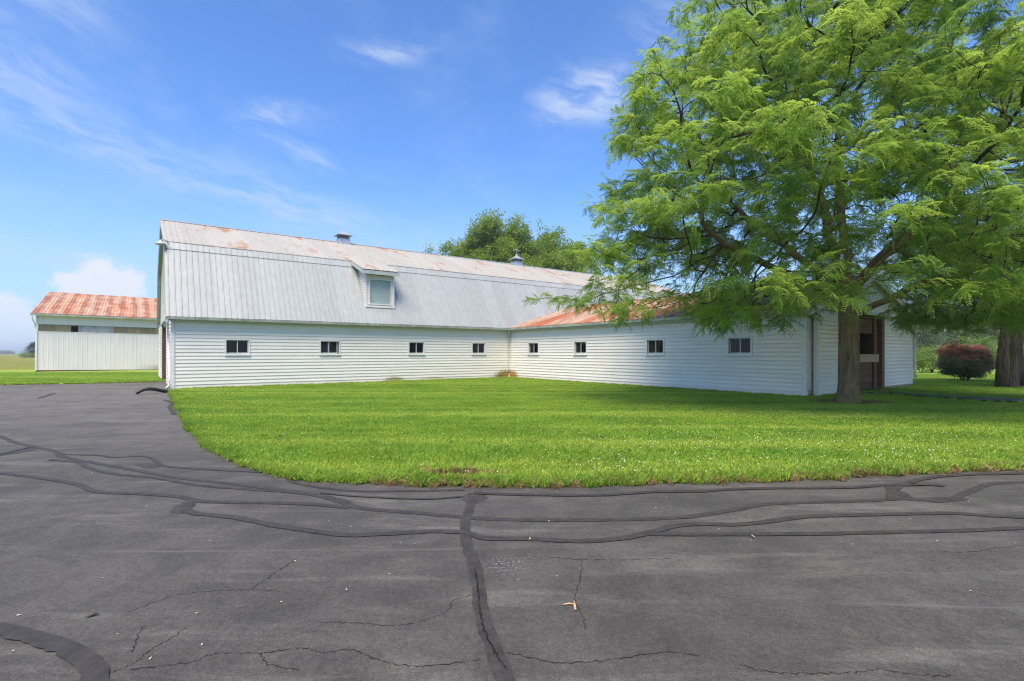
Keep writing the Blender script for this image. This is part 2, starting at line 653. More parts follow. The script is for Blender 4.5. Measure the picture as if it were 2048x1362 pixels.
TAR = [
  (0.105, [(-0.42, 5.556), (-0.426, 4.87), (-0.409, 4.432), (-0.338, 4.005), (-0.271, 3.721), (-0.216, 3.329), (-0.175, 3.011), (-0.119, 2.749), (-0.06, 2.529), (-0.014, 2.341)]),
  (0.1, [(-10.572, 10.115), (-9.504, 9.449), (-8.607, 8.815), (-7.949, 8.438), (-7.191, 8.01), (-6.835, 7.697), (-6.36, 7.408), (-5.194, 6.831), (-4.196, 6.337), (-3.194, 5.977), (-2.356, 5.656), (-1.795, 5.313), (-1.52, 5.09), (-0.94, 4.931), (-0.443, 4.796), (0.028, 4.724), (0.817, 4.724), (1.531, 4.782), (1.906, 4.9), (2.265, 5.057), (2.588, 5.208), (2.976, 5.26), (3.528, 5.313), (3.815, 5.349), (4.225, 5.404), (4.493, 5.313), (5.126, 5.696), (5.685, 6.023), (6.224, 6.116), (7.176, 6.212)]),
  (0.07, [(-7.155, 7.969), (-6.826, 7.773), (-6.23, 7.697), (-5.926, 7.55), (-5.571, 7.623), (-5.257, 7.443), (-4.815, 7.013), (-4.321, 6.831), (-3.413, 6.63), (-3.035, 6.602), (-2.773, 6.286), (-2.499, 6.0), (-1.82, 5.717), (-1.365, 5.696), (-1.089, 5.717), (-0.53, 5.738)]),
  (0.085, [(-6.714, 7.373), (-6.15, 7.205), (-5.663, 6.831), (-5.086, 6.52), (-4.427, 6.312), (-3.65, 5.954), (-2.975, 5.78), (-2.467, 5.656), (-2.02, 5.498), (-1.674, 5.26)]),
  (0.1, [(-7.18, 6.743), (-6.586, 6.547), (-5.939, 6.337), (-5.171, 6.023), (-4.622, 5.676), (-4.089, 5.595), (-3.574, 5.479), (-3.257, 5.313), (-2.976, 5.277), (-2.176, 5.225), (-1.62, 5.09)]),
  (0.1, [(-3.369, 5.367), (-3.261, 5.123), (-3.1, 4.931), (-2.602, 4.782), (-2.073, 4.547), (-1.759, 4.432), (-1.418, 4.323), (-1.127, 4.347), (-0.71, 4.408), (-0.405, 4.383), (-0.226, 4.253), (0.108, 4.242), (0.518, 4.185), (0.9, 4.242), (1.188, 4.383), (1.456, 4.547), (1.699, 4.6), (2.106, 4.6), (2.714, 4.796), (3.224, 4.855), (3.724, 4.885), (4.23, 4.916), (4.464, 4.855), (4.866, 4.782), (5.457, 4.724)]),
  (0.09, [(1.136, 4.347), (1.601, 4.335), (2.46, 4.347), (3.35, 4.395), (4.043, 4.445), (4.575, 4.495), (5.253, 4.547)]),
  (0.1, [(3.998, 5.349), (4.217, 5.656), (4.539, 5.954)]),
  (0.12, [(-3.077, 2.89), (-2.865, 2.848), (-2.667, 2.788), (-2.426, 2.702), (-2.203, 2.595), (-2.037, 2.481), (-1.885, 2.307)]),
  (0.06, [(-7.779, 7.443), (-7.819, 7.773), (-7.861, 8.051), (-7.906, 8.349)]),
  (0.1, [(-0.368, 5.676), (-0.308, 5.595), (0.413, 5.536), (0.957, 5.536), (1.533, 5.656), (2.104, 5.696), (2.713, 5.801), (3.881, 5.844), (4.305, 5.954), (4.556, 5.977), (5.081, 6.262), (5.669, 6.44), (6.663, 6.547), (7.691, 6.658)]),
  (0.05, [(-2.118, 5.615), (-1.636, 5.479), (-0.92, 5.385), (-0.533, 5.479)]),
  (0.14, [(-11.477, 16.786), (-10.524, 15.779), (-9.727, 14.476), (-8.425, 12.725)]),
  (0.12, [(-16.164, 17.34), (-17.49, 19.48)]),
  (0.08, [(4.522, 5.932), (4.831, 5.954), (5.027, 5.91)]),
]
CRACKS = [
  [(-2.297, 3.04), (-2.15, 3.247), (-1.963, 3.308), (-1.714, 3.329), (-1.511, 3.315)],
  [(-1.959, 2.45), (-1.888, 2.549), (-1.889, 2.656), (-1.85, 2.773), (-1.841, 2.874)],
  [(-1.868, 2.489), (-1.613, 2.549), (-1.529, 2.621), (-1.3, 2.625), (-1.114, 2.674), (-0.966, 2.63), (-0.845, 2.656), (-0.664, 2.562), (-0.455, 2.517), (-0.162, 2.57)],
  [(-0.036, 2.634), (0.141, 2.57), (0.265, 2.541), (0.522, 2.578), (0.792, 2.634), (0.962, 2.604)],
  [(-1.714, 3.329), (-1.672, 3.554), (-1.625, 3.811)],
  [(-1.104, 2.927), (-0.93, 2.922), (-0.651, 2.895), (-0.479, 2.972), (-0.375, 3.082), (-0.372, 3.181), (-0.253, 3.26)],
  [(0.532, 3.839), (0.464, 3.476), (0.395, 3.194), (0.417, 3.011), (0.414, 2.848)],
  [(0.023, 3.886), (0.325, 3.849), (0.659, 3.811), (1.189, 3.83)],
  [(1.133, 2.529), (1.252, 2.469), (1.487, 2.458), (1.637, 2.465), (1.799, 2.489), (1.94, 2.45), (2.102, 2.443)],
  [(-0.264, 3.636), (-0.226, 3.329), (-0.18, 2.955), (-0.102, 2.656), (-0.034, 2.489)],
  [(3.289, 4.005), (3.52, 3.955), (3.889, 4.056), (4.182, 4.109)],
  [(-1.3, 2.625), (-1.202, 2.529), (-1.037, 2.489)],
  [(-1.964, 2.634), (-2.074, 2.838), (-2.091, 2.901)],
  [(-4.509, 4.483), (-4.316, 4.655), (-4.111, 4.9)],
]
LAWN_EDGE = [(-13.769, 20.492), (-11.114, 16.786), (-8.238, 12.725), (-5.945, 9.621), (-4.746, 8.134), (-3.547, 6.89), (-2.618, 6.286), (-1.627, 6.046), (-0.725, 5.954), (0.445, 5.954), (1.639, 6.046), (2.882, 6.164), (4.242, 6.388), (5.705, 6.63), (6.931, 6.89)]
FAR_EDGE = [(-24.8, 24.655), (-21.85, 25.45), (-18.867, 27.205)]
PATH_FAR = [(14.447, 19.848), (15.361, 17.729), (16.707, 16.609), (18.658, 14.886)]
PATH_NEAR = [(12.96, 19.011), (14.153, 18.785), (14.815, 16.609), (15.561, 15.47), (17.05, 13.603)]


EDGE = smooth_line(LAWN_EDGE, 9)
EDGE = [(float(p[0]), float(p[1])) for p in EDGE]
# a ragged grass margin
ragged = []
for i, (x, y) in enumerate(EDGE):
    a = EDGE[max(i - 1, 0)]
    c = EDGE[min(i + 1, len(EDGE) - 1)]
    t = Vector((c[0] - a[0], c[1] - a[1])).normalized()
    k = random.uniform(-0.06, 0.06)
    ragged.append((x - t.y * k, y + t.x * k))
EDGE = ragged
driveway = poly_sheet('driveway', [(-70, -12), (60, -12), (60, 12), (20, 14), (6, 22), b2w(-10, 4), b2w(-16.9, 2), b2w(-16.9, 9.4)] + FAR_EDGE[::-1] + [(-70, 20)], 0.0, M_ASPH)
LAWN_A = EDGE + [(9.5, 7.6), (14, 9.4), (24, 13), (75, 22), (75, 58), (-4, 58), b2w(-17.0, 14), b2w(-17.0, 0.12), (-13.95, 20.75)]
poly_sheet('lawn', LAWN_A, 0.022, M_LAWN, 0.03)
LAWN_B = [(-110, 17), (-70, 20.1)] + FAR_EDGE + [b2w(-17.02, 9.5), b2w(-17.02, 13.9), (-23, 47), (-110, 46)]
poly_sheet('lawn', LAWN_B, 0.018, M_LAWN)
pa = smooth_line(PATH_FAR, 4)
pb = smooth_line(PATH_NEAR, 4)
poly_sheet('path', [tuple(p) for p in pa] + [tuple(p) for p in pb][::-1], 0.060, M_ASPH)


def strip(pts, w, jit, n=5, wj=0.10, z=0.005):
    L = [np.array(p, float) for p in smooth_line(pts, n)]
    V, F = [], []
    prev = 0.0
    for i, p in enumerate(L):
        t = L[min(i + 1, len(L) - 1)] - L[max(i - 1, 0)]
        t = t / (np.linalg.norm(t) + 1e-9)
        nrm = np.array([-t[1], t[0]])
        hw = w / 2 * (1 + random.uniform(-wj, wj))
        off = nrm * random.uniform(-jit, jit)
        taper = 1.0 if 0 < i < len(L) - 1 else 0.6
        V.append((*(p + off + nrm * hw * taper), z))
        V.append((*(p + off - nrm * hw * taper * random.uniform(0.85, 1.15)), z))
    for i in range(len(L) - 1):
        F.append((2 * i, 2 * i + 1, 2 * i + 3, 2 * i + 2))
    return V, F


for k, (w, pts) in enumerate(TAR):
    w *= 0.86
    V, F = strip(pts, w, w * 0.035, 6, 0.05, z=0.0045 + 0.0005 * k)
    obj('tar_strip', mesh('tar_strip', V, F), M_TAR, driveway)
# wider pools of sealer where the strips meet: centre, half sizes, turn
for k, (cx, cy, hx, hy, rz) in enumerate(((-0.40, 5.46, 0.13, 0.20, 0.1), (-3.30, 5.12, 0.09, 0.24, 0.35), (-7.75, 7.98, 0.13, 0.36, 0.0), (4.28, 5.64, 0.08, 0.26, -0.2), (-4.98, 7.0, 0.24, 0.10, -0.5), (4.5, 5.38, 0.36, 0.075, 0.05))):
    V = []
    for q in range(22):
        a = 2 * math.pi * q / 22
        rr = 1 + random.uniform(-0.16, 0.16)
        x, y = hx * rr * math.cos(a), hy * rr * math.sin(a)
        V.append((cx + x * math.cos(rz) - y * math.sin(rz), cy + x * math.sin(rz) + y * math.cos(rz), 0.0018 + 0.0003 * k))
    obj('tar_pool', mesh('tar_pool', V, [tuple(range(22))]), M_TAR, driveway)
for k, pts in enumerate(CRACKS):
    z = 0.0022 + 0.0003 * (k % 5) if k != 9 else 0.0155
    V, F = strip(pts, 0.0035 if k != 9 else 0.006, 0.008, 16, 0.7, z=z)
    obj('crack', mesh('crack', V, F), M_CRACK, driveway)

# ------------------------------------------------------------------ building materials
def mat_siding():
    m, nt, b = material('white_vinyl_siding')
    p = barn_pos(nt)
    X, Y, Z = nt.sep(p)
    n = nt.noise(nt.mapping(p, scale=(0.5, 0.5, 2.0)), 2.0, 5, 0.6)
    nf = nt.noise(p, 9, 5, 0.65)
    c = nt.mix(nt.ramp(n, 0.3, 0.75), (0.78, 0.745, 0.68), (0.84, 0.80, 0.73))
    c = nt.hsv(c, 0.5, 1.0, nt.ramp(nt.rand(), 0, 1, 0.95, 1.02, False))
    # splash-back grime along the foot of the wall
    foot = nt.math('MULTIPLY', nt.ramp(nt.math('ADD', Z, nt.math('MULTIPLY', nf, 0.22)), 0.34, 0.12), 0.55)
    c = nt.mix(foot, c, (0.46, 0.42, 0.30))
    # algae under the leaking downspouts: centre, half size, colour
    for (cx, cy, hx, hz, col, amt) in ((-0.35, 0, 0.95, 0.50, (0.20, 0.18, 0.035), 1.0), (-0.1, -0.35, 0.62, 0.46, (0.40, 0.23, 0.06), 1.0),
                                       (-7.6, 0, 0.65, 0.26, (0.30, 0.25, 0.06), 0.85), (-5.3, 0, 0.9, 0.18, (0.42, 0.36, 0.12), 0.6), (0.25, -17.5, 0.3, 0.3, (0.4, 0.34, 0.1), 0.7)):
        d = nt.vmath('LENGTH', nt.mapping(p, loc=(cx, cy, 0.08), scale=(hx, hx, hz), kind='TEXTURE'))
        k = nt.ramp(nt.math('ADD', d, nt.math('MULTIPLY', nt.math('SUBTRACT', nf, 0.5), 0.8)), 1.15, 0.45)
        c = nt.mix(nt.math('MULTIPLY', k, amt), c, col)
    nt.put(b.inputs['Base Color'], c)
    b.inputs['Roughness'].default_value = 0.55
    b.inputs['Specular IOR Level'].default_value = 0.3
    return m


def mat_roof(name, pale, rust, lo, hi, scale, extra=None, metal=0.25, rough=0.5, pale_end=None):
    """weathered ribbed metal: pale sheet with rust that follows the fall of the roof"""
    m, nt, b = material(name)
    p = barn_pos(nt)
    n = nt.noise(nt.mapping(p, scale=scale), 1.0, 6, 0.68)
    n2 = nt.noise(nt.mapping(p, scale=tuple(4 * s for s in scale)), 1.0, 5, 0.7)
    r = nt.rand()
    v = nt.math('ADD', n, nt.math('MULTIPLY', nt.math('SUBTRACT', n2, 0.5), 0.35))
    v = nt.math('ADD', v, nt.math('MULTIPLY', nt.math('SUBTRACT', r, 0.5), 0.14))
    k = nt.ramp(v, lo, hi)
    if pale_end is not None:
        ax, a, bb = pale_end
        k = nt.math('MULTIPLY', k, nt.ramp(nt.sep(p)[ax], a, bb))
    c0 = nt.hsv(pale, 0.5, 1.0, nt.ramp(nt.noise(nt.mapping(p, scale=(5, 5, 0.4)), 1.0, 4), 0.3, 0.7, 0.94, 1.05))
    c0 = nt.hsv(c0, 0.5, 1.0, nt.ramp(r, 0, 1, 0.93, 1.05, False))
    c1 = nt.mix(nt.ramp(n2, 0.3, 0.7), rust, tuple(min(1, x * 1.35) for x in rust))
    c = nt.mix(k, c0, c1)
    if extra:
        c = extra(nt, p, c)
    nt.put(b.inputs['Base Color'], c)
    nt.put(b.inputs['Metallic'], nt.math('MULTIPLY', nt.math('SUBTRACT', 1.0, k), metal))
    nt.put(b.inputs['Roughness'], nt.math('ADD', rough, nt.math('MULTIPLY', k, 0.3)))
    return m


M_SIDE = mat_siding()
M_TRIM = simple('white_trim', (0.74, 0.74, 0.71), 0.5, var=0.06, scale=3)
M_GREYTRIM = simple('grey_green_trim', (0.42, 0.47, 0.46), 0.55, var=0.10, scale=4)
M_GUTTER = simple('weathered_gutter', (0.50, 0.50, 0.43), 0.5, 0.15, var=0.25, scale=2.5)
M_GALV = mat_roof('galvanised_sheet', (0.390, 0.415, 0.412), (0.32, 0.33, 0.32), 0.66, 0.9, (0.9, 0.5, 0.25), metal=0.15, rough=0.5)
M_UPPER = mat_roof('pale_rusting_sheet', (0.42, 0.405, 0.36), (0.27, 0.145, 0.08), 0.545, 0.76, (1.0, 0.42, 0.42), metal=0.05, rough=0.6)
M_WROOF = mat_roof('rusted_wing_sheet', (0.52, 0.40, 0.31), (0.33, 0.115, 0.055), 0.33, 0.58, (0.35, 1.5, 0.35), metal=0.05, rough=0.65, pale_end=(1, 0.6, -2.6))


def shed_stripes(nt, p, c):
    X = nt.sep(p)[0]
    w = nt.math('SINE', nt.math('MULTIPLY', X, 2 * math.pi / 0.914))
    n = nt.noise(nt.mapping(p, scale=(1.2, 0.5, 0.5)), 1.3, 6, 0.7)
    k = nt.ramp(nt.math('ADD', nt.math('MULTIPLY', w, 0.10), n), 0.40, 0.66)
    return nt.mix(nt.math('MULTIPLY', k, 0.92), c, nt.mix(n, (0.40, 0.13, 0.07), (0.22, 0.075, 0.05)))


M_SROOF = mat_roof('rust_striped_sheet', (0.50, 0.35, 0.235), (0.40, 0.18, 0.09), 0.44, 0.68, (1.2, 0.4, 0.4), shed_stripes, metal=0.0, rough=0.7)


def mat_shedwall():
    m, nt, b = material('white_ribbed_sheet')
    p = barn_pos(nt)
    X, Y, Z = nt.sep(p)
    n = nt.noise(nt.mapping(p, scale=(1.0, 1.0, 0.25)), 1.2, 5, 0.6)
    c = nt.mix(nt.ramp(n, 0.3, 0.7), (0.72, 0.665, 0.66), (0.79, 0.735, 0.725))
    # tan runoff stain near the barn
    k = nt.math('MULTIPLY', nt.ramp(X, -18.2, -14.8), nt.ramp(nt.math('ADD', Z, nt.math('MULTIPLY', n, 1.2)), 4.4, 0.9, 0.15, 0.9))
    c = nt.mix(k, c, (0.50, 0.40, 0.20))
    ft = nt.math('MULTIPLY', nt.ramp(X, -19.5, -15.0), nt.ramp(Z, 0.65, 0.2))
    c = nt.mix(ft, c, (0.22, 0.17, 0.05))
    nt.put(b.inputs['Base Color'], c)
    b.inputs['Roughness'].default_value = 0.5
    return m


M_SWALL = mat_shedwall()


def mat_wood(name, a, bcol, scale=(1, 1, 12)):
    m, nt, b = material(name)
    p = barn_pos(nt)
    n = nt.noise(nt.mapping(p, scale=scale), 2.5, 6, 0.65, 0.8)
    c = nt.mix(nt.ramp(n, 0.3, 0.7), a, bcol)
    c = nt.hsv(c, 0.5, 1.0, nt.ramp(nt.rand(), 0, 1, 0.75, 1.25, False))
    nt.put(b.inputs['Base Color'], c)
    b.inputs['Roughness'].default_value = 0.8
    b.inputs['Specular IOR Level'].default_value = 0.2
    nt.put(b.inputs['Normal'], nt.bump(n, 0.4, 0.005))
    return m


M_DWOOD = mat_wood('dark_stall_wood', (0.15, 0.078, 0.042), (0.27, 0.15, 0.085))
M_PWOOD = mat_wood('pale_plank', (0.52, 0.33, 0.18), (0.66, 0.46, 0.28))
M_TAN = mat_wood('weathered_tan_board', (0.19, 0.15, 0.09), (0.30, 0.245, 0.155), (9, 9, 0.8))
M_GREYB = simple('cloudy_plastic_panel', (0.31, 0.31, 0.32), 0.4, var=0.3, scale=1.5)
M_BAR = simple('galvanised_bar', (0.20, 0.20, 0.19), 0.5, 0.5, var=0.1)
M_SHADE = simple('grey_green_shutter', (0.36, 0.44, 0.435), 0.45, var=0.05, scale=2)
M_BLACK = simple('black_plastic', (0.018, 0.018, 0.019), 0.45, var=0.2, scale=12)
M_ZINC = simple('zinc_sheet', (0.42, 0.46, 0.49), 0.42, 0.35, var=0.12, scale=3)
M_CONC = simple('old_concrete', (0.30, 0.26, 0.20), 0.9, var=0.25, scale=5)
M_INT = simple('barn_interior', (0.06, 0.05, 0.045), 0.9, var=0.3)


def mat_glass():
    m, nt, b = material('window_glass')
    g = nt.n.new('ShaderNodeBsdfGlossy')
    g.inputs['Roughness'].default_value = 0.03
    t = nt.n.new('ShaderNodeBsdfTransparent')
    t.inputs['Color'].default_value = (0.80, 0.84, 0.82, 1)
    fr = nt.n.new('ShaderNodeFresnel')
    fr.inputs['IOR'].default_value = 1.45
    mx = nt.n.new('ShaderNodeMixShader')
    nt.l.new(fr.outputs[0], mx.inputs[0])
    nt.l.new(t.outputs[0], mx.inputs[1])
    nt.l.new(g.outputs[0], mx.inputs[2])
    nt.l.new(mx.outputs[0], nt.n['Material Output'].inputs['Surface'])
    return m


M_GLASS = mat_glass()

# ------------------------------------------------------------------ barn
BL, BR_, BW = -17.46, 22.0, 14.4          # left and right ends, width
WE, WW = -17.42, 10.79                     # wing: end wall at y = WE, width along x
ZE, ZR, ZB, YB = 3.08, 8.60, 6.515, 1.77   # eave, ridge, break height, break distance in
OH, EO = 0.22, 0.25                        # rake and eave overhang
COURSE = 0.154
barn = tag(empty('barn', BO, BA), 'long white gambrel barn with grey metal roof and a lower rust-roofed stable wing', 'barn')

CLAP = mesh('clapboard', [(0, 0.0, 0), (1, 0.0, 0), (1, -0.029, 0.0), (0, -0.029, 0.0), (0, -0.028, 0.02), (1, -0.028, 0.02), (1, -0.004, COURSE), (0, -0.004, COURSE), (0, 0, COURSE), (1, 0, COURSE)],
            [(0, 1, 2, 3), (3, 2, 5, 4), (4, 5, 6, 7), (7, 6, 9, 8), (8, 9, 1, 0), (0, 3, 4, 7, 8), (1, 9, 6, 5, 2)])
CLAP.materials.append(M_SIDE)


def clad(parent, origin, rz, length, z0, z1, holes, top=None, a_start=0.0, butt=False):
    """clapboard courses on a wall: origin = start of the wall, rz = its direction; outside is to the right of travel (-y of the board)"""
    z = z0
    while z < z1 - 0.03:
        if top is None:
            s, e = a_start, length
        else:
            s, e = top(z + COURSE * 0.5)
        cuts = [(s, e)]
        for (h0, h1, k0, k1) in holes:
            if z + COURSE * 0.6 > k0 and z + COURSE * 0.4 < k1:
                nc = []
                for (p, q) in cuts:
                    if h1 <= p or h0 >= q:
                        nc.append((p, q))
                    else:
                        if h0 > p + 0.02:
                            nc.append((p, h0))
                        if h1 < q - 0.02:
                            nc.append((h1, q))
                cuts = nc
        if butt:
            nc = []
            for (p, q) in cuts:
                if q - p > 5.0:
                    j = random.uniform(p + 1.2, q - 1.2)
                    nc += [(p, j - 0.002), (j + 0.002, q)]
                else:
                    nc.append((p, q))
            cuts = nc
        for (p, q) in cuts:
            if q - p < 0.05:
                continue
            zz = min(COURSE, z1 - z)
            obj('clapboard', CLAP, None, parent, (origin[0] + math.cos(rz) * p, origin[1] + math.sin(rz) * p, z + random.uniform(-0.0015, 0.0015)), (0, 0, rz), (q - p, 1, zz / COURSE))
        z += COURSE


# windows -----------------------------------------------------------------
BARW = {}


def window(parent, org, rz, w, z0, z1, slid=0.0):
    """sliding window: org = left bottom corner of the opening on the wall face, rz the wall direction; local x along the wall, local -y outwards"""
    e = 0.06
    V, F = [], []
    h = z1 - z0
    o_ = [(-e, -e), (w + e, -e), (w + e, h + e), (-e, h + e)]
    i_ = [(0, 0), (w, 0), (w, h), (0, h)]
    for y in (-0.044, 0.10):
        V += [(p[0], y, p[1]) for p in o_] + [(p[0], y, p[1]) for p in i_]
    for k in range(4):
        j = (k + 1) % 4
        F += [(k, j, 4 + j, 4 + k), (8 + k, 12 + k, 12 + j, 8 + j), (k, 8 + k, 8 + j, j), (4 + k, 4 + j, 12 + j, 12 + k)]
    win = obj('window', mesh('window', V, F), M_TRIM, parent, (org[0], org[1], z0), (0, 0, rz))

    def sash(x0, x1, y):
        t = 0.028
        V, F = [], []
        oo = [(x0, 0.004), (x1, 0.004), (x1, h - 0.004), (x0, h - 0.004)]
        ii = [(x0 + t, 0.055), (x1 - t, 0.055), (x1 - t, h - t), (x0 + t, h - t)]
        for yy in (y, y + 0.022):
            V += [(p[0], yy, p[1]) for p in oo] + [(p[0], yy, p[1]) for p in ii]
        for k in range(4):
            j = (k + 1) % 4
            F += [(k, j, 4 + j, 4 + k), (8 + k, 12 + k, 12 + j, 8 + j), (k, 8 + k, 8 + j, j), (4 + k, 4 + j, 12 + j, 12 + k)]
        obj('sash', mesh('sash', V, F), M_TRIM, win)
        gy = y + 0.011
        obj('pane', mesh('pane', [(x0 + t, gy, 0.055), (x1 - t, gy, 0.055), (x1 - t, gy, h - t), (x0 + t, gy, h - t)], [(0, 1, 2, 3)]), M_GLASS, win)
    obj('sill', mesh('sill', boxv(-e - 0.01, w + e + 0.01, -0.075, -0.046, -e - 0.012, -e + 0.028), BOXF), M_TRIM, win)
    m = w / 2
    sash(0.004, m + 0.014, 0.045)
    sash(m - 0.014 - slid, w - 0.004 - slid, 0.018)
    key = round(h, 2)
    if key not in BARW:
        BARW[key] = tube_mesh('bar', [(0, 0, 0), (0, 0, h)], 0.009, 6)
        BARW[key].materials.append(M_BAR)
    for k in range(7):
        obj('bar', BARW[key], None, win, (w * (k + 0.6) / 7.2, 0.115, 0))
    return win


def to_front(a, t, z):
    return (a, t, z)


def to_wing(a, t, z):
    return (t, -a, z)


def to_gable(a, t, z):
    return (BL + t, a, z)


def to_end(a, t, z):
    return (a, WE + t, z)


FW = [(-15.47, -14.58), (-11.41, -10.52), (-6.74, -5.87), (-2.72, -1.85)]     # windows in the long wall
SW = [(1.96, 2.84), (5.89, 6.75), (10.65, 11.52), (14.60, 15.48)]             # windows in the wing (distance from the inner corner)
WZ0, WZ1 = 1.51, 2.13
TH = 0.14
holes_f = [(a, b_, WZ0, WZ1) for a, b_ in FW]
holes_w = [(a, b_, WZ0, WZ1) for a, b_ in SW]
w_front = obj('wall', wall_mesh('wall', BL, BR_, 0.02, ZE, holes_f, TH, to_front), M_SIDE, barn)
w_wing = obj('wall', wall_mesh('wall', TH, -WE, 0.02, ZE, holes_w, TH, to_wing), M_SIDE, barn)
E_ = 0.062
clad(w_front, (BL, 0), 0.0, -BL - 0.03, 0.045, ZE - 0.02, [(a - BL - E_, b_ - BL + E_, WZ0 - E_, WZ1 + E_) for a, b_ in FW], a_start=0.10, butt=True)
clad(w_wing, (0, 0), -math.pi / 2, -WE - 0.10, 0.045, ZE - 0.02, [(a - E_, b_ + E_, WZ0 - E_, WZ1 + E_) for a, b_ in SW], a_start=0.03, butt=True)
for i, (a, b_) in enumerate(FW):
    window(barn, (a, 0.0), 0.0, b_ - a, WZ0, WZ1, 0.07 if i == 1 else 0.0)
for a, b_ in SW:
    window(barn, (0.0, -a), -math.pi / 2, b_ - a, WZ0, WZ1)

# gable at the left end: open doorway, boards follow the gambrel outline
GD = (5.25, 9.5, 0.02, 3.02)


def gamb(z):
    """half outline of the gambrel at height z: distance in from the wall line"""
    if z < ZE:
        return 0.0
    if z < ZB:
        return (z - ZE) / (ZB - ZE) * YB
    return YB + (z - ZB) / (ZR - ZB) * (BW / 2 - YB)


bm = bmesh.new()
outl = [(0, 0.02), (GD[0], 0.02), (GD[0], GD[3]), (GD[1], GD[3]), (GD[1], 0.02), (BW, 0.02), (BW, ZE), (BW - YB, ZB), (BW / 2, ZR - 0.03), (YB, ZB), (0, ZE)]
for xx in (BL + 0.002, BL + TH):
    f = bm.faces.new([bm.verts.new((xx, y, z)) for y, z in outl])
bm.verts.ensure_lookup_table()
n_ = len(outl)
for i in range(n_):
    j = (i + 1) % n_
    bm.faces.new((bm.verts[i], bm.verts[j], bm.verts[n_ + j], bm.verts[n_ + i]))
bmesh.ops.triangulate(bm, faces=[f_ for f_ in bm.faces if len(f_.verts) > 4])
bmesh.ops.recalc_face_normals(bm, faces=bm.faces[:])
me = bpy.data.meshes.new('wall')
bm.to_mesh(me)
bm.free()
w_gable = obj('wall', me, M_SIDE, barn)
# wall direction runs from the back corner to the front so that the outside is on the right of travel
clad(w_gable, (BL, BW), -math.pi / 2, BW, 0.045, ZR - 0.35, [(BW - GD[1] - 0.1, BW - GD[0] + 0.1, 0, GD[3] + 0.08)], top=lambda z: (gamb(z) + 0.06, BW - gamb(z) - 0.06))
# right end and back: plain sheets
outr = [(0, 0.02), (BW, 0.02), (BW, ZE), (BW - YB, ZB), (BW / 2, ZR - 0.03), (YB, ZB), (0, ZE)]
obj('wall', mesh('wall', [(BR_, y, z) for y, z in outr], [tuple(range(7))]), M_SIDE, barn)
obj('wall', mesh('wall', boxv(BL, BR_, BW - TH, BW, 0.02, ZE), BOXF), M_SIDE, barn)
obj('floor', mesh('floor', [(BL + .2, .2, .035), (BR_ - .1, .2, .035), (BR_ - .1, BW - .2, .035), (BL + .2, BW - .2, .035)], [(0, 1, 2, 3)]), M_CONC, barn)
# loft floor keeps the inside dark
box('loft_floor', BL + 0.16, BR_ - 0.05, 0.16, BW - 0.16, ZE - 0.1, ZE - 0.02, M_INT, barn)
# stall partition behind the windows
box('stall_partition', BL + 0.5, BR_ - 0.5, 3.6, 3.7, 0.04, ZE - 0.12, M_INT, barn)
# corner posts
box('corner_post', BL - 0.045, BL + 0.09, -0.045, 0.08, 0.03, ZE - 0.01, M_TRIM, barn)
box('corner_post', -0.045, 0.09, WE - 0.045, WE + 0.09, 0.03, ZE - 0.01, M_TRIM, barn)
# gable doorway
box('door_jamb', BL - 0.03, BL + TH + 0.02, GD[0] - 0.10, GD[0], 0.03, GD[3], M_TRIM, barn)
box('door_jamb', BL - 0.03, BL + TH + 0.02, GD[1], GD[1] + 0.10, 0.03, GD[3], M_DWOOD, barn)
sd_ = box('sliding_door', BL - 0.115, BL - 0.065, 9.45, 13.6, 0.08, 3.1, M_SIDE, barn)
for k in range(19):
    obj('clapboard', CLAP, None, sd_, (-0.026, 2.07, -1.51 + 0.045 + k * COURSE), (0, 0, -math.pi / 2), (4.14, 1, 1))
box('door_track', BL - 0.13, BL - 0.04, 5.0, 13.9, 3.12, 3.22, M_GREYTRIM, barn)


# roof sheets -------------------------------------------------------------
def sheet_mesh(name, width, length, pitch=0.2286, rib=0.026, ribw=0.05):
    """ribbed sheet lying in local x (across) and y (up the slope)"""
    xs = []
    n = int(round(width / pitch))
    for k in range(n):
        c = (k + 0.5) * width / n
        xs += [(c - ribw / 2, 0.0), (c - ribw / 4, rib), (c + ribw / 4, rib), (c + ribw / 2, 0.0)]
    xs = [(0.0, 0.0)] + xs + [(width, 0.0)]
    V = [(x, 0, z) for x, z in xs] + [(x, length, z) for x, z in xs]
    m_ = len(xs)
    F = [(i, i + 1, m_ + i + 1, m_ + i) for i in range(m_ - 1)]
    return mesh(name, V, F)


def roof_run(parent, name, p0, along, n, width, p_up, mat, lift=0.012, jit=0.003):
    """n sheets side by side: p0 = first lower corner, along = unit vector along the eave, p_up = vector up the slope"""
    length = p_up.length
    up = p_up.normalized()
    nrm = along.cross(up).normalized()
    me = sheet_mesh('roof_sheet', width, length)
    me.materials.append(mat)
    M3 = Matrix((along, up, nrm)).transposed().to_4x4()
    for k in range(n):
        o = obj('roof_sheet', me, None, parent)
        o.matrix_local = Matrix.Translation(p0 + along * (width * k) + nrm * (lift + random.uniform(0, jit)) - up * random.uniform(0, 0.012)) @ M3


X_ = Vector((1, 0, 0))
Y_ = Vector((0, 1, 0))


def deck(name, prof, x0, x1, mat, thick=0.04):
    """solid roof deck below the sheets from an (y, z) profile"""
    lo = [(p[0], p[1] - thick) for p in prof][::-1]
    return prism(name, list(prof) + lo, 'x', x0, x1, mat, barn)


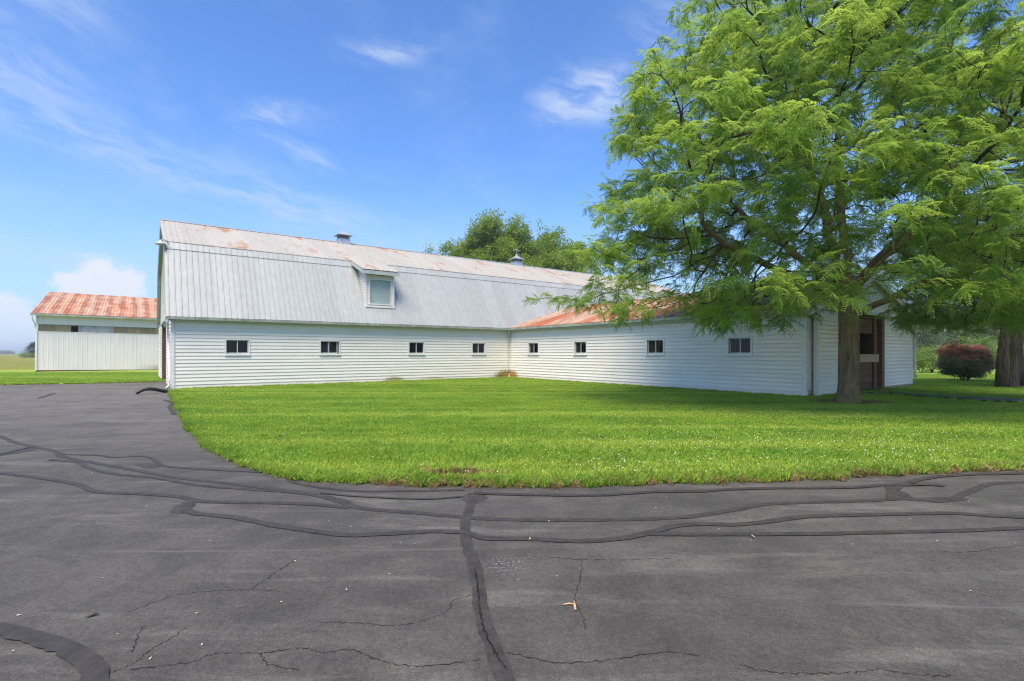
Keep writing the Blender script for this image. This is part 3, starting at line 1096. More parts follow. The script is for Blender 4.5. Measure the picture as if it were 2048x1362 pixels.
NS = 44
SW_ = (BR_ - BL + 2 * OH) / NS
lo0 = Vector((BL - OH, -EO, 3.075))
lo1 = Vector((BL - OH, YB, ZB))
up1 = Vector((BL - OH, BW / 2, ZR))
roof_l = deck('roof', [(-EO, 3.075), (YB, ZB)], BL - OH, BR_ + OH, M_GREYTRIM)
roof_u = deck('roof', [(YB, ZB), (BW / 2, ZR), (BW - YB, ZB)], BL - OH, BR_ + OH, M_GREYTRIM)
roof_b = deck('roof', [(BW - YB, ZB), (BW + EO, 3.075)], BL - OH, BR_ + OH, M_GREYTRIM)
roof_run(roof_l, 'roof_sheet', lo0, X_, NS, SW_, lo1 - lo0, M_GALV)
roof_run(roof_u, 'roof_sheet', lo1 + Vector((0, -0.05, -0.02)), X_, NS, SW_, up1 - lo1 + Vector((0, 0.05, 0.02)), M_UPPER, 0.03)
roof_run(roof_u, 'roof_sheet', Vector((BR_ + OH, BW - YB + 0.05, ZB - 0.02)), -X_, NS // 2, SW_ * 2, Vector((0, -(BW / 2 - YB + 0.05), ZR - ZB + 0.02)), M_UPPER, 0.03)
roof_run(roof_b, 'roof_sheet', Vector((BR_ + OH, BW + EO, 3.075)), -X_, NS // 2, SW_ * 2, Vector((0, -YB - EO, ZB - 3.075)), M_GALV)
# flashing strip at the break, ribbed like the sheets below it
n2_ = (lo1 - lo0).normalized()
roof_run(roof_l, 'flashing', lo1 - n2_ * 0.42, X_, NS, SW_, n2_ * 0.42, M_GALV, 0.036)
prism('ridge_cap', [(BW / 2 - 0.18, ZR - 0.005), (BW / 2, ZR + 0.075), (BW / 2 + 0.18, ZR - 0.005), (BW / 2, ZR + 0.045)], 'x', BL - OH, BR_ + OH, M_ZINC, barn)
# rake boards on the gable
for (a, b_) in (((-EO, 3.05), (YB, ZB)), ((YB, ZB), (BW / 2, ZR)), ((BW / 2, ZR), (BW - YB, ZB)), ((BW - YB, ZB), (BW + EO, 3.05))):
    prism('rake_board', [(a[0], a[1] - 0.05), (b_[0], b_[1] - 0.05), (b_[0], b_[1] - 0.24), (a[0], a[1] - 0.24)], 'x', BL - OH + 0.005, BL - OH + 0.03, M_GREYTRIM if a[0] > 6 else M_TRIM, barn)
# gutter and fascia along the long front eave, up to the wing
gp = [(-EO - 0.13, 3.06), (-EO - 0.11, 2.955), (-EO, 2.95), (-EO, 3.06), (-EO - 0.01, 3.06), (-EO - 0.015, 2.97), (-EO - 0.10, 2.975), (-EO - 0.12, 3.06)]
prism('gutter', gp, 'x', BL - OH - 0.02, -EO - 0.02, M_GUTTER, barn)
box('fascia', BL - OH + 0.035, -EO, -EO + 0.006, -EO + 0.03, 2.90, 3.03, M_GREYTRIM, barn)
box('soffit', BL - OH + 0.035, -EO, -EO + 0.034, -0.03, 2.96, 2.975, M_GREYTRIM, barn)
for k in range(12):
    x = BL + 0.9 + k * 1.38
    box('gutter_strap', x - 0.015, x + 0.015, -EO - 0.135, -EO + 0.06, 3.062, 3.068 + 0.004, M_TRIM, barn)

# wing roof ----------------------------------------------------------------
WRZ, WRX = 4.72, WW / 2
EW = 3.075
WRO = 0.30
y_in, y_out = 0.92, WE - WRO
wr_l = prism('roof', [(-EO, EW), (WRX, WRZ), (WRX, WRZ - 0.04), (-EO, EW - 0.04)], 'y', y_out, y_in, M_GREYTRIM, barn)
wr_r = prism('roof', [(WRX, WRZ), (WW + EO, EW), (WW + EO, EW - 0.04), (WRX, WRZ - 0.04)], 'y', y_out, y_in, M_GREYTRIM, barn)
NW = 21
WSW = (y_in - y_out) / NW
roof_run(wr_l, 'roof_sheet', Vector((-EO - 0.02, y_in, EW)), -Y_, NW, WSW, Vector((WRX + EO + 0.02, 0, WRZ - EW)), M_WROOF)
roof_run(wr_r, 'roof_sheet', Vector((WW + EO, y_out, EW)), Y_, NW, WSW, Vector((-(WRX + EO), 0, WRZ - EW)), M_WROOF)
prism('ridge_cap', [(WRX - 0.16, WRZ - 0.0), (WRX, WRZ + 0.06), (WRX + 0.16, WRZ - 0.0), (WRX, WRZ + 0.035)], 'y', y_out, y_in - 0.15, M_ZINC, barn)
gp2 = [(p[0], p[1]) for p in gp]
prism('gutter', gp2, 'y', y_out, -EO - 0.02, M_GUTTER, barn)
box('fascia', -EO + 0.006, -EO + 0.03, y_out + 0.03, -EO - 0.02, 2.87, 3.03, M_GREYTRIM, barn)
box('soffit', -EO + 0.034, -0.03, y_out + 0.03, -EO - 0.02, 2.96, 2.975, M_GREYTRIM, barn)
# valley flashing where the wing roof dies into the steep slope
yv = -EO + (WRZ - 3.075) / (ZB - 3.075) * (YB + EO)
V = [(-EO, -EO - 0.03, 3.10), (WRX, yv - 0.02, WRZ + 0.03), (WRX - 0.05, yv - 0.34, WRZ + 0.035), (-EO + 0.05, -EO - 0.30, 3.135)]
obj('valley_flashing', mesh('valley_flashing', V, [(0, 1, 2, 3)]), M_ZINC, barn)

# wing end wall ------------------------------------------------------------
ED = (4.5, 7.08, 0.02, 3.0)
bm = bmesh.new()
oute = [(0, 0.02), (ED[0], 0.02), (ED[0], ED[3]), (ED[1], ED[3]), (ED[1], 0.02), (WW, 0.02), (WW, ZE), (WRX, WRZ - 0.05), (0, ZE)]
for yy in (WE + 0.002, WE + TH):
    f = bm.faces.new([bm.verts.new((x, yy, z)) for x, z in oute])
bm.verts.ensure_lookup_table()
n_ = len(oute)
for i in range(n_):
    j = (i + 1) % n_
    bm.faces.new((bm.verts[i], bm.verts[j], bm.verts[n_ + j], bm.verts[n_ + i]))
bmesh.ops.triangulate(bm, faces=[f_ for f_ in bm.faces if len(f_.verts) > 4])
bmesh.ops.recalc_face_normals(bm, faces=bm.faces[:])
me = bpy.data.meshes.new('wall')
bm.to_mesh(me)
bm.free()
w_end = obj('wall', me, M_SIDE, barn)


def wtop(z):
    if z < ZE - 0.1:
        return (0.10, WW - 0.08)
    d = (z - ZE + 0.25) / (WRZ - ZE) * WRX
    return (d, WW - d)


clad(w_end, (0, WE), 0.0, WW, 0.12, WRZ - 0.25, [(ED[0] - 0.12, ED[1] + 0.12, 0, ED[3] + 0.04)], top=wtop)
for (a, b_) in (((-EO, EW), (WRX, WRZ)), ((WRX, WRZ), (WW + EO, EW))):
    prism('rake_board', [(a[0], a[1] - 0.045), (b_[0], b_[1] - 0.045), (b_[0], b_[1] - 0.22), (a[0], a[1] - 0.22)], 'y', y_out + 0.004, y_out + 0.03, M_TRIM, barn)
obj('wall', mesh('wall', boxv(WW - TH, WW, WE + TH + 0.002, -0.01, 0.02, ZE), BOXF), M_SIDE, barn)
obj('floor', mesh('floor', [(.15, WE + .15, .036), (WW - .15, WE + .15, .036), (WW - .15, -.02, .036), (.15, -.02, .036)], [(0, 1, 2, 3)]), M_CONC, barn)
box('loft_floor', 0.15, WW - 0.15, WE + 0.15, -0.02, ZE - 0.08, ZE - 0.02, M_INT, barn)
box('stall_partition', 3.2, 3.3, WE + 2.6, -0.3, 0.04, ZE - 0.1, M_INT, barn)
box('foundation', ED[1] + 0.1, WW - 0.03, WE - 0.02, WE + 0.1, 0.0, 0.118, M_CONC, barn)
# sliding door hung outside the end wall
sd2 = box('sliding_door', 0.40, 3.92, WE - 0.15, WE - 0.10, 0.05, 3.06, M_SIDE, barn)
for k in range(19):
    obj('clapboard', CLAP, None, sd2, (-1.54, -0.026, -1.50 + 0.03 + k * COURSE), (0, 0, 0), (3.22, 1, 1))
box('door_stile', 0.38, 0.58, WE - 0.215, WE - 0.095, 0.045, 3.065, M_TRIM, barn)
box('door_stile', 3.86, 3.94, WE - 0.215, WE - 0.095, 0.045, 3.065, M_TRIM, barn)
prism('door_track', [(WE - 0.24, 3.09), (WE - 0.03, 3.14), (WE - 0.03, 3.24), (WE - 0.24, 3.17)], 'x', 0.42, 8.3, M_TRIM, barn)
# doorway: jambs, stall front behind it
box('door_jamb', ED[1] - 0.16, ED[1] + 0.10, WE - 0.03, WE + TH + 0.03, 0.03, ED[3], M_DWOOD, barn)
box('door_jamb', ED[0] - 0.12, ED[0], WE - 0.03, WE + TH + 0.03, 0.03, ED[3], M_DWOOD, barn)
box('door_head', ED[0] - 0.12, ED[1] + 0.12, WE - 0.034, WE + TH + 0.034, ED[3] + 0.002, ED[3] + 0.09, M_DWOOD, barn)
yb_ = WE + 0.16
box('stall_post', 6.30, 6.58, yb_ - 0.10, yb_ + 0.10, 0.04, ZE - 0.1, M_DWOOD, barn)
box('stall_post', 4.05, 4.25, yb_ - 0.01, yb_ + 0.12, 0.04, ZE - 0.1, M_DWOOD, barn)
zb_ = 0.05
for hgt in (0.27, 0.29, 0.28, 0.26):
    box('stall_board', 4.27, 6.285, yb_ - 0.02, yb_ + 0.03 + random.uniform(0, .01), zb_, zb_ + hgt - 0.012, M_DWOOD, barn)
    zb_ += hgt
box('cross_plank', 4.0, 6.66, yb_ - 0.155, yb_ - 0.105, 1.17, 1.50, M_PWOOD, barn)
box('stall_head', 4.27, 6.285, yb_ - 0.03, yb_ + 0.02, 2.36, 2.60, M_DWOOD, barn)
box('stall_head', 4.27, 6.285, yb_ - 0.03, yb_ + 0.018, 2.615, 2.97, M_DWOOD, barn)
box('stall_wall', 6.70, 6.80, WE + TH + 0.05, WE + 1.8, 0.04, ZE - 0.1, M_DWOOD, barn)
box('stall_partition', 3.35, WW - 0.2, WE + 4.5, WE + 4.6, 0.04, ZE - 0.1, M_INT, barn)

# downspouts ---------------------------------------------------------------
def downspout(pts, r=0.042):
    obj('downspout', tube_mesh('downspout', pts, r, 8), M_TRIM, barn)


downspout([(BL - 0.16, -EO - 0.06, 2.95), (BL - 0.17, -EO - 0.02, 2.80), (BL - 0.13, 0.30, 2.60), (BL - 0.11, 0.62, 2.42), (BL - 0.10, 0.30, 1.6), (BL - 0.10, 0.02, 0.55), (BL - 0.10, -0.08, 0.2), (BL - 0.20, -0.18, 0.10)], 0.05)
downspout([(-EO - 0.05, -EO - 0.07, 2.96), (-EO - 0.02, -EO - 0.03, 2.84), (-0.09, -0.09, 2.68), (-0.075, -0.075, 0.6), (-0.075, -0.075, 0.12), (-0.2, -0.2, 0.08)], 0.036)
downspout([(WW + EO + 0.03, WE - 0.05, 2.96), (WW + EO, WE - 0.05, 2.85), (WW + 0.06, WE - 0.06, 2.6), (WW + 0.06, WE - 0.06, 0.55), (WW + 0.12, WE - 0.1, 0.42)], 0.055)

# dormer ---------------------------------------------------------------------
DX0, DX1, DZ0, DY = -9.04, -7.52, 3.98, 0.28
DZT = 5.66


def slope_y(z):
    return -EO + (z - 3.075) / (ZB - 3.075) * (YB + EO)


dorm = obj('dormer', wall_mesh('dormer', DX0, DX1, DZ0, DZT, [(-8.82, -7.69, 4.15, 5.40)], 0.08, lambda a, t, z: (a, DY + t, z)), M_SIDE, barn)
for xs in (DX0, DX1 - 0.03):
    V = [(xs, DY + .002, DZ0), (xs, DY + .002, DZT), (xs, slope_y(5.9), 5.98), (xs, slope_y(5.9) + .1, 5.9)]
    obj('cheek', mesh('cheek', V + [(x + 0.03, y, z) for x, y, z in V], [(0, 1, 2, 3), (7, 6, 5, 4), (0, 4, 5, 1), (1, 5, 6, 2), (2, 6, 7, 3), (3, 7, 4, 0)]), M_SIDE, dorm)
k = 0
z = DZ0 + 0.12
while z < DZT - 0.05:
    obj('clapboard', CLAP, None, dorm, (DX0 + 0.06, DY, z), (0, 0, 0), (0.17, 1, 1))
    obj('clapboard', CLAP, None, dorm, (-7.69 + 0.04, DY, z), (0, 0, 0), (DX1 + 7.69 - 0.09, 1, 1))
    ys = slope_y(z + 0.07) - DY
    if ys > 0.08:
        obj('clapboard', CLAP, None, dorm, (DX0, DY + ys, z), (0, 0, -math.pi / 2), (ys, 1, 1))
    z += COURSE
box('corner_board', DX0 - 0.035, DX0 + 0.055, DY - 0.045, DY + 0.06, DZ0, DZT, M_TRIM, dorm)
box('corner_board', DX1 - 0.05, DX1 + 0.035, DY - 0.045, DY + 0.06, DZ0, DZT, M_TRIM, dorm)
box('casing', -8.90, -8.82, DY - 0.048, DY + 0.07, 4.10, 5.46, M_TRIM, dorm)
box('casing', -7.69, -7.64, DY - 0.048, DY + 0.07, 4.10, 5.46, M_TRIM, dorm)
box('casing', -8.82, -7.69, DY - 0.046, DY + 0.07, 5.40, 5.47, M_TRIM, dorm)
box('sill', -8.92, -7.60, DY - 0.075, DY + 0.07, 4.09, 4.15, M_TRIM, dorm)
box('shutter_panel', -8.82, -7.69, DY + 0.03, DY + 0.05, 4.15, 5.40, M_SHADE, dorm)
box('apron', DX0 - 0.04, DX1 + 0.06, DY - 0.09, DY - 0.01, 3.94, 4.045, M_TRIM, dorm)
RY0, RZ0 = -0.04, 5.83
prism('dormer_roof', [(RY0, RZ0), (YB + 0.05, ZB + 0.02), (YB + 0.05, ZB - 0.04), (RY0, RZ0 - 0.04)], 'x', -9.34, -7.34, M_GREYTRIM, dorm)
box('fascia', -9.36, -7.32, RY0 - 0.025, RY0 - 0.002, RZ0 - 0.19, RZ0 + 0.005, M_GREYTRIM, dorm)
for xs in (-9.365, -7.34):
    prism('rake_board', [(RY0, RZ0 - 0.01), (YB - 0.12, ZB - 0.05), (YB - 0.12, ZB - 0.2), (RY0, RZ0 - 0.16)], 'x', xs, xs + 0.022, M_GREYTRIM, dorm)
ddr = Vector((0, YB - RY0 + 0.03, ZB - RZ0))
me_d = sheet_mesh('roof_sheet', 1.0, ddr.length)
me_d.materials.append(M_UPPER)
up = ddr.normalized()
for k in range(2):
    o = obj('roof_sheet', me_d, None, dorm)
    o.matrix_local = Matrix.Translation(Vector((-9.34 + k * 1.0, RY0 - 0.02, RZ0)) + X_.cross(up) * 0.045) @ Matrix((X_, up, X_.cross(up))).transposed().to_4x4()

# cupolas ----------------------------------------------------------------------
def cupola(x, vane):
    w = 0.335
    zb = ZR - 0.22
    V, F = [], []
    rings = [(w + 0.06, zb), (w, ZR + 0.228), (w - 0.05, ZR + 0.230)]
    c = obj('cupola', mesh('cupola', [], []), M_ZINC, barn, (x, BW / 2, 0))
    prof = [(w + 0.07, zb), (w, ZR + 0.258), (w - 0.08, ZR + 0.262), (w - 0.08, ZR + 0.471), (0.02, ZR + 0.475)]
    for r, z in prof:
        V += [(-r, -r, z), (r, -r, z), (r, r, z), (-r, r, z)]
    for i in range(len(prof) - 1):
        for k in range(4):
            j = (k + 1) % 4
            F.append((i * 4 + k, i * 4 + j, i * 4 + 4 + j, i * 4 + 4 + k))
    c.data.from_pydata(V, [], F)
    c.data.update()
    for i in range(4):
        z = ZR + 0.270 + i * 0.047
        r0, r1 = w - 0.01, w - 0.07
        V = [(-r0, -r0, z), (r0, -r0, z), (r0, r0, z), (-r0, r0, z), (-r1, -r1, z + 0.034), (r1, -r1, z + 0.034), (r1, r1, z + 0.034), (-r1, r1, z + 0.034)]
        obj('louver', mesh('louver', V, BOXF), M_ZINC, c)
    # flared cap
    V, F = [], []
    prof = [(w - 0.05, ZR + 0.456), (w + 0.15, ZR + 0.456), (w + 0.15, ZR + 0.475), (w + 0.02, ZR + 0.532), (0.20, ZR + 0.623), (0.11, ZR + 0.737), (0.055, ZR + 0.851), (0.015, ZR + 0.942)]
    for r, z in prof:
        V += [(-r, -r, z), (r, -r, z), (r, r, z), (-r, r, z)]
    for i in range(len(prof) - 1):
        for k in range(4):
            j = (k + 1) % 4
            F.append((i * 4 + k, i * 4 + j, i * 4 + 4 + j, i * 4 + 4 + k))
    obj('cap', mesh('cap', V, F), M_ZINC, c)
    if vane:
        obj('vane_rod', tube_mesh('vane_rod', [(0, 0, ZR + 0.912), (0, 0, ZR + 1.330)], 0.014, 6), M_ZINC, c)
        obj('vane_arrow', tube_mesh('vane_arrow', [(-0.45, -0.1, ZR + 1.231), (0.25, 0.06, ZR + 1.231), (0.45, 0.1, ZR + 1.231)], [0.012, 0.03, 0.012], 6), M_ZINC, c)
    return c


cupola(-8.0, False)
cupola(5.9, True)

# barn lamp on the gable ------------------------------------------------------------
lx, ly, lz = BL - 0.03, 1.5, 6.35
lamp = obj('yard_lamp', tube_mesh('yard_lamp', [(lx, ly, lz), (lx - 0.15, ly, lz + 0.18), (lx - 0.26, ly, lz + 0.20), (lx - 0.32, ly, lz + 0.12)], 0.02, 8), M_ZINC, barn)
V, F = [], []
for i, (r, z) in enumerate(((0.06, 0.14), (0.075, 0.10), (0.12, 0.06), (0.24, 0.0), (0.26, -0.06), (0.25, -0.06), (0.11, 0.04), (0.05, 0.07))):
    for k in range(16):
        a = 2 * math.pi * k / 16
        V.append((lx - 0.32 + 0.8 * r * math.cos(a), ly + 0.8 * r * math.sin(a), lz + 0.02 + z))
    if i:
        for k in range(16):
            j = (k + 1) % 16
            F.append(((i - 1) * 16 + k, i * 16 + k, i * 16 + j, (i - 1) * 16 + j))
obj('lamp_shade', mesh('lamp_shade', V, F, True), M_GUTTER, lamp)

# ------------------------------------------------------------------ drain pipe on the asphalt
pp = [(-13.45, 19.85, 0.06), (-13.52, 19.66, 0.09), (-13.62, 19.45, 0.16), (-13.75, 19.25, 0.19), (-13.88, 19.12, 0.16), (-13.97, 19.03, 0.09), (-14.02, 18.98, 0.05)]
L = smooth_line([np.array(p) for p in pp], 12)
rad = [0.062 + (0.006 if i % 2 else -0.004) for i in range(len(L))]
tag(obj('drain_pipe', tube_mesh('drain_pipe', [tuple(p) for p in L], rad, 14), M_BLACK), 'black corrugated drain hose humped on the asphalt by the barn corner', 'drain pipe')

# ------------------------------------------------------------------ shed (riding hall) beyond the barn
shx, shy = b2w(-25.45, 30.85)
shed = tag(empty('shed', (shx, shy, 0.0), BA), 'low white metal shed with rusty striped roof behind the barn', 'shed')
shed.rotation_euler = (0, R(0.7), BA)
SL, SWD = 24.0, 19.2
SE, SRZ = 4.80, 7.45


def spiece(name, *a, **k):
    return box(name, *a, parent=shed, **k)


core = obj('wall', mesh('wall', boxv(0.06, SL - 0.1, 0.06, SWD - 0.06, 0.12, 3.30), BOXF), M_SWALL, shed)
core2 = obj('wall', mesh('wall', boxv(0.06, SL - 0.1, 0.06, SWD - 0.06, 3.93, SE - 0.05), BOXF), M_SWALL, shed)


def wall_sheets(parent, x0, n, w, z0, z1):
    me = sheet_mesh('wall_sheet', w, z1 - z0, 0.3, 0.009, 0.07)
    me.materials.append(M_SWALL)
    for k in range(n):
        o = obj('wall_sheet', me, None, parent)
        o.matrix_local = Matrix.Translation(Vector((x0 + k * w, 0.045 - random.uniform(0, .004), z0))) @ Matrix((X_, Vector((0, 0, 1)), -Y_)).transposed().to_4x4()


wall_sheets(core, 0.0, 26, 0.92, 0.12 + 0.03, 3.33)
wall_sheets(core2, 0.0, 26, 0.92, 3.94, SE - 0.06)
box('corner_trim', -0.03, 0.09, -0.02, 0.10, 0.12, SE - 0.05, M_TRIM, shed)
box('base_board', 0.0, SL, 0.06, 0.12, -0.3, 0.15, M_DWOOD, shed)
xb = 0.12
for (w, mt) in ((1.05, M_TAN), (1.0, M_TAN), (0.45, None), (1.3, M_GREYB), (1.1, M_GREYB), (0.9, M_TAN), (1.1, M_TAN), (0.8, M_TAN), (1.1, M_TAN), (1.15, M_GREYB), (1.05, M_GREYB), (0.9, M_TAN), (1.2, M_TAN), (0.9, M_GREYB), (0.8, M_GREYB), (1.2, M_TAN), (1.0, M_TAN), (1.2, M_TAN), (1.3, M_GREYB), (1.2, M_TAN), (1.2, M_TAN)):
    if mt is not None:
        box('vent_board', xb + 0.008, xb + w - 0.008, 0.10, 0.125 + random.uniform(0, .02), 3.28, 3.95, mt, shed)
    xb += w
box('sill_strip', 0.0, SL, 0.02, 0.115, 3.30, 3.345, M_TRIM, shed)
# end wall triangle and back of the band
V = [(0.10, 0.1, SE - 0.06), (0.10, SWD - 0.1, SE - 0.06), (0.10, SWD / 2, SRZ - 0.1)]
obj('gable', mesh('gable', V, [(0, 2, 1)]), M_SWALL, shed)
box('inner_wall', 0.2, SL - 0.2, 4.0, 4.1, 0.2, 4.6, M_INT, shed)
sroof = prism('roof', [(-0.35, SE - 0.02), (SWD / 2, SRZ), (SWD + 0.35, SE - 0.02), (SWD + 0.35, SE - 0.06), (SWD / 2, SRZ - 0.04), (-0.35, SE - 0.06)], 'x', -0.3, SL, M_GREYTRIM, shed)
roof_run(sroof, 'roof_sheet', Vector((-0.3, -0.37, SE - 0.02)), X_, 26, 0.93, Vector((0, SWD / 2 + 0.37, SRZ - SE + 0.02)), M_SROOF, 0.015)
prism('gutter', [(-0.50, SE - 0.05), (-0.48, SE - 0.17), (-0.36, SE - 0.18), (-0.36, SE - 0.05)], 'x', -0.3, SL, M_GUTTER, shed)
box('ridge_vent', 8.3, 10.6, SWD / 2 - 0.3, SWD / 2 + 0.3, SRZ - 0.1, SRZ + 0.42, M_ZINC, shed)
obj('downspout', tube_mesh('downspout', [(-0.2, -0.42, SE - 0.15), (-0.18, -0.3, SE - 0.5), (-0.06, 0.0, SE - 0.9), (-0.06, 0.0, SE - 1.1)], 0.05, 8), M_TRIM, shed)

# ------------------------------------------------------------------ vegetation materials
def mat_leaf(name, a, b_, c_, trans=0.42, rough=0.5, hz=None):
    m, nt, b = material(name)
    p = nt.pos()
    r = nt.rand()
    n = nt.noise(p, 0.7, 3)
    c = nt.mix(nt.ramp(r, 0.1, 0.9), a, b_)
    c = nt.mix(nt.math('MULTIPLY', nt.ramp(nt.math('ADD', n, nt.math('MULTIPLY', r, 0.35)), 0.62, 0.92), 0.8), c, c_)
    if hz is not None:
        c = nt.mix(hz[0], c, hz[1])
    nt.put(b.inputs['Base Color'], c)
    b.inputs['Roughness'].default_value = rough
    b.inputs['Specular IOR Level'].default_value = 0.35
    tl = nt.n.new('ShaderNodeBsdfTranslucent')
    nt.put(tl.inputs['Color'], nt.hsv(c, 0.49, 1.0, 1.5))
    mx = nt.n.new('ShaderNodeMixShader')
    mx.inputs[0].default_value = trans
    nt.l.new(b.outputs[0], mx.inputs[1])
    nt.l.new(tl.outputs[0], mx.inputs[2])
    nt.l.new(mx.outputs[0], nt.n['Material Output'].inputs['Surface'])
    return m


def mat_bark(name, a, b_, moss=None, sc=(14, 14, 1.6)):
    m, nt, b = material(name)
    p = nt.pos()
    v = nt.noise(nt.mapping(p, scale=sc), 1.0, 6, 0.7, 0.3)
    c = nt.mix(nt.ramp(v, 0.35, 0.65), a, b_)
    if moss:
        c = nt.mix(nt.math('MULTIPLY', nt.ramp(nt.noise(p, 3.0, 4), 0.42, 0.62), 0.6), c, moss)
    nt.put(b.inputs['Base Color'], c)
    b.inputs['Roughness'].default_value = 0.95
    b.inputs['Specular IOR Level'].default_value = 0.1
    nt.put(b.inputs['Normal'], nt.bump(v, 1.0, 0.05))
    return m


M_LOC = mat_leaf('locust_leaf', (0.180, 0.310, 0.050), (0.245, 0.385, 0.062), (0.335, 0.455, 0.085), 0.55)
M_BROAD = mat_leaf('broad_leaf', (0.15, 0.25, 0.035), (0.21, 0.32, 0.045), (0.30, 0.38, 0.06), 0.48)
M_PINE = mat_leaf('pine_needle', (0.085, 0.150, 0.025), (0.125, 0.205, 0.03), (0.17, 0.24, 0.035), 0.3, 0.55)
M_HEDGE = mat_leaf('hedgerow_leaf', (0.10, 0.16, 0.06), (0.13, 0.19, 0.065), (0.18, 0.22, 0.07), 0.35)
M_BUSH = mat_leaf('bush_leaf', (0.14, 0.24, 0.045), (0.19, 0.30, 0.05), (0.25, 0.34, 0.06), 0.4)
M_SMOKEG = mat_leaf('smoke_bush_leaf', (0.16, 0.23, 0.10), (0.23, 0.26, 0.12), (0.34, 0.20, 0.13), 0.4)
M_SMOKER = mat_leaf('smoke_bush_plume', (0.72, 0.23, 0.17), (0.76, 0.32, 0.23), (0.62, 0.34, 0.20), 0.45, 0.7)
M_CEDAR = mat_leaf('cedar_needle', (0.035, 0.045, 0.03), (0.05, 0.06, 0.035), (0.06, 0.06, 0.04), 0.1)
M_BARK = mat_bark('locust_bark', (0.115, 0.080, 0.045), (0.29, 0.210, 0.120), (0.22, 0.185, 0.08))
M_TWIG = mat_bark('locust_twig', (0.045, 0.035, 0.024), (0.12, 0.095, 0.06))
M_BARK2 = mat_bark('pine_bark', (0.075, 0.058, 0.044), (0.18, 0.14, 0.105))
M_STRAW = mat_leaf('dead_straw', (0.26, 0.18, 0.07), (0.34, 0.25, 0.11), (0.16, 0.10, 0.04), 0.2, 0.9)
M_CLOVER = simple('clover_flower', (0.70, 0.68, 0.52), 0.8, var=0.1)


# ------------------------------------------------------------------ leaf shapes
def quad_leaf(V, F, base, d, side, ln, wd):
    i = len(V)
    tip = base + d * ln
    mid = base + d * (ln * 0.5)
    V += [base, mid + side * (wd / 2), tip, mid - side * (wd / 2)]
    F.append((i, i + 1, i + 2, i + 3))


def locust_spray(seed):
    """a twig with fern-like compound leaves, twig along +x, drooping at the end"""
    rd = random.Random(seed)
    V, F = [], []
    tw = 0.40
    for k in range(10):
        t = 0.05 + 0.95 * k / 9
        b0 = Vector((tw * t, 0, -0.10 * t * t))
        sgn = 1 if k % 2 else -1
        ang = sgn * R(rd.uniform(25, 95)) if k < 9 else R(rd.uniform(-15, 15))
        d0 = Vector((math.cos(ang), math.sin(ang), rd.uniform(-0.45, 0.45))).normalized()
        ln = rd.uniform(0.13, 0.22)
        sd_ = Vector((-d0.y, d0.x, rd.uniform(-0.25, 0.25))).normalized()
        up = d0.cross(sd_)
        nl = 6
        for q in range(nl):
            s = (q + 0.6) / nl
            c = b0 + d0 * (ln * s) - Vector((0, 0, 1)) * (0.10 * s * s) + up * rd.uniform(-0.006, 0.006)
            L_ = 0.066 * (1 - 0.45 * abs(s - 0.45))
            for e in (1, -1):
                dd = (sd_ * e + d0 * 0.35 - Vector((0, 0, rd.uniform(0.05, 0.5)))).normalized()
                quad_leaf(V, F, c, dd, d0, L_, 0.034)
    # the twig itself
    i = len(V)
    V += [Vector((0, 0.006, 0)), Vector((0, -0.006, 0)), Vector((tw, 0, -0.10)), Vector((0, 0, 0.010))]
    F += [(i, i + 1, i + 2), (i, i + 2, i + 3)]
    me = mesh('leaf_spray', V, F)
    me.materials.append(M_LOC)
    return me


def broad_cluster(seed, mat, n=46, r=0.42, leaf=0.11):
    rd = random.Random(seed)
    V, F = [], []
    for k in range(n):
        d = Vector((rd.gauss(0, 1), rd.gauss(0, 1), rd.gauss(0, 0.6))).normalized()
        b0 = d * (r * rd.uniform(0.15, 1.0))
        b0.z *= 0.65
        dd = (d + Vector((rd.uniform(-.6, .6), rd.uniform(-.6, .6), rd.uniform(-0.7, 0.2)))).normalized()
        s = dd.cross(Vector((rd.uniform(-.4, .4), rd.uniform(-.4, .4), 1))).normalized()
        quad_leaf(V, F, b0, dd, s, leaf * rd.uniform(0.7, 1.25), leaf * 0.6)
    me = mesh('leaf_cluster', V, F)
    me.materials.append(mat)
    return me


def pine_plume(seed):
    rd = random.Random(seed)
    V, F = [], []
    for br in range(6):
        a0 = R(rd.uniform(-55, 55)) if br else 0
        bd = Vector((math.cos(a0), math.sin(a0), rd.uniform(0.0, 0.2)))
        st = Vector((0.08 * br, 0, 0))
        for k in range(26):
            t = k / 25
            c = st + bd * (0.34 * t)
            a = rd.uniform(0, 6.283)
            s = bd.cross(Vector((0, 0, 1))).normalized()
            u_ = s.cross(bd)
            dd = (bd * 0.75 + s * math.cos(a) + u_ * (math.sin(a) * 0.8 + 0.15)).normalized()
            w = dd.cross(Vector((rd.uniform(-1, 1), rd.uniform(-1, 1), 1))).normalized()
            i = len(V)
            V += [c + w * 0.004, c - w * 0.004, c + dd * rd.uniform(0.08, 0.13)]
            F.append((i, i + 1, i + 2))
    me = mesh('needle_plume', V, F)
    me.materials.append(M_PINE)
    return me


LOC_P = [locust_spray(s) for s in range(5)]
BRO_P = [broad_cluster(s + 20, M_BROAD, 40, 0.45, 0.17) for s in range(4)]
HED_P = [broad_cluster(s + 30, M_HEDGE, 40, 0.5, 0.16) for s in range(3)]
BUS_P = [broad_cluster(s + 40, M_BUSH, 40, 0.25, 0.075) for s in range(3)]
SMG_P = [broad_cluster(s + 50, M_SMOKEG, 46, 0.22, 0.085) for s in range(3)]
SMR_P = [broad_cluster(s + 60, M_SMOKER, 60, 0.20, 0.06) for s in range(3)]
CED_P = [broad_cluster(s + 70, M_CEDAR, 50, 0.4, 0.16) for s in range(2)]
PIN_P = [pine_plume(s + 80) for s in range(4)]


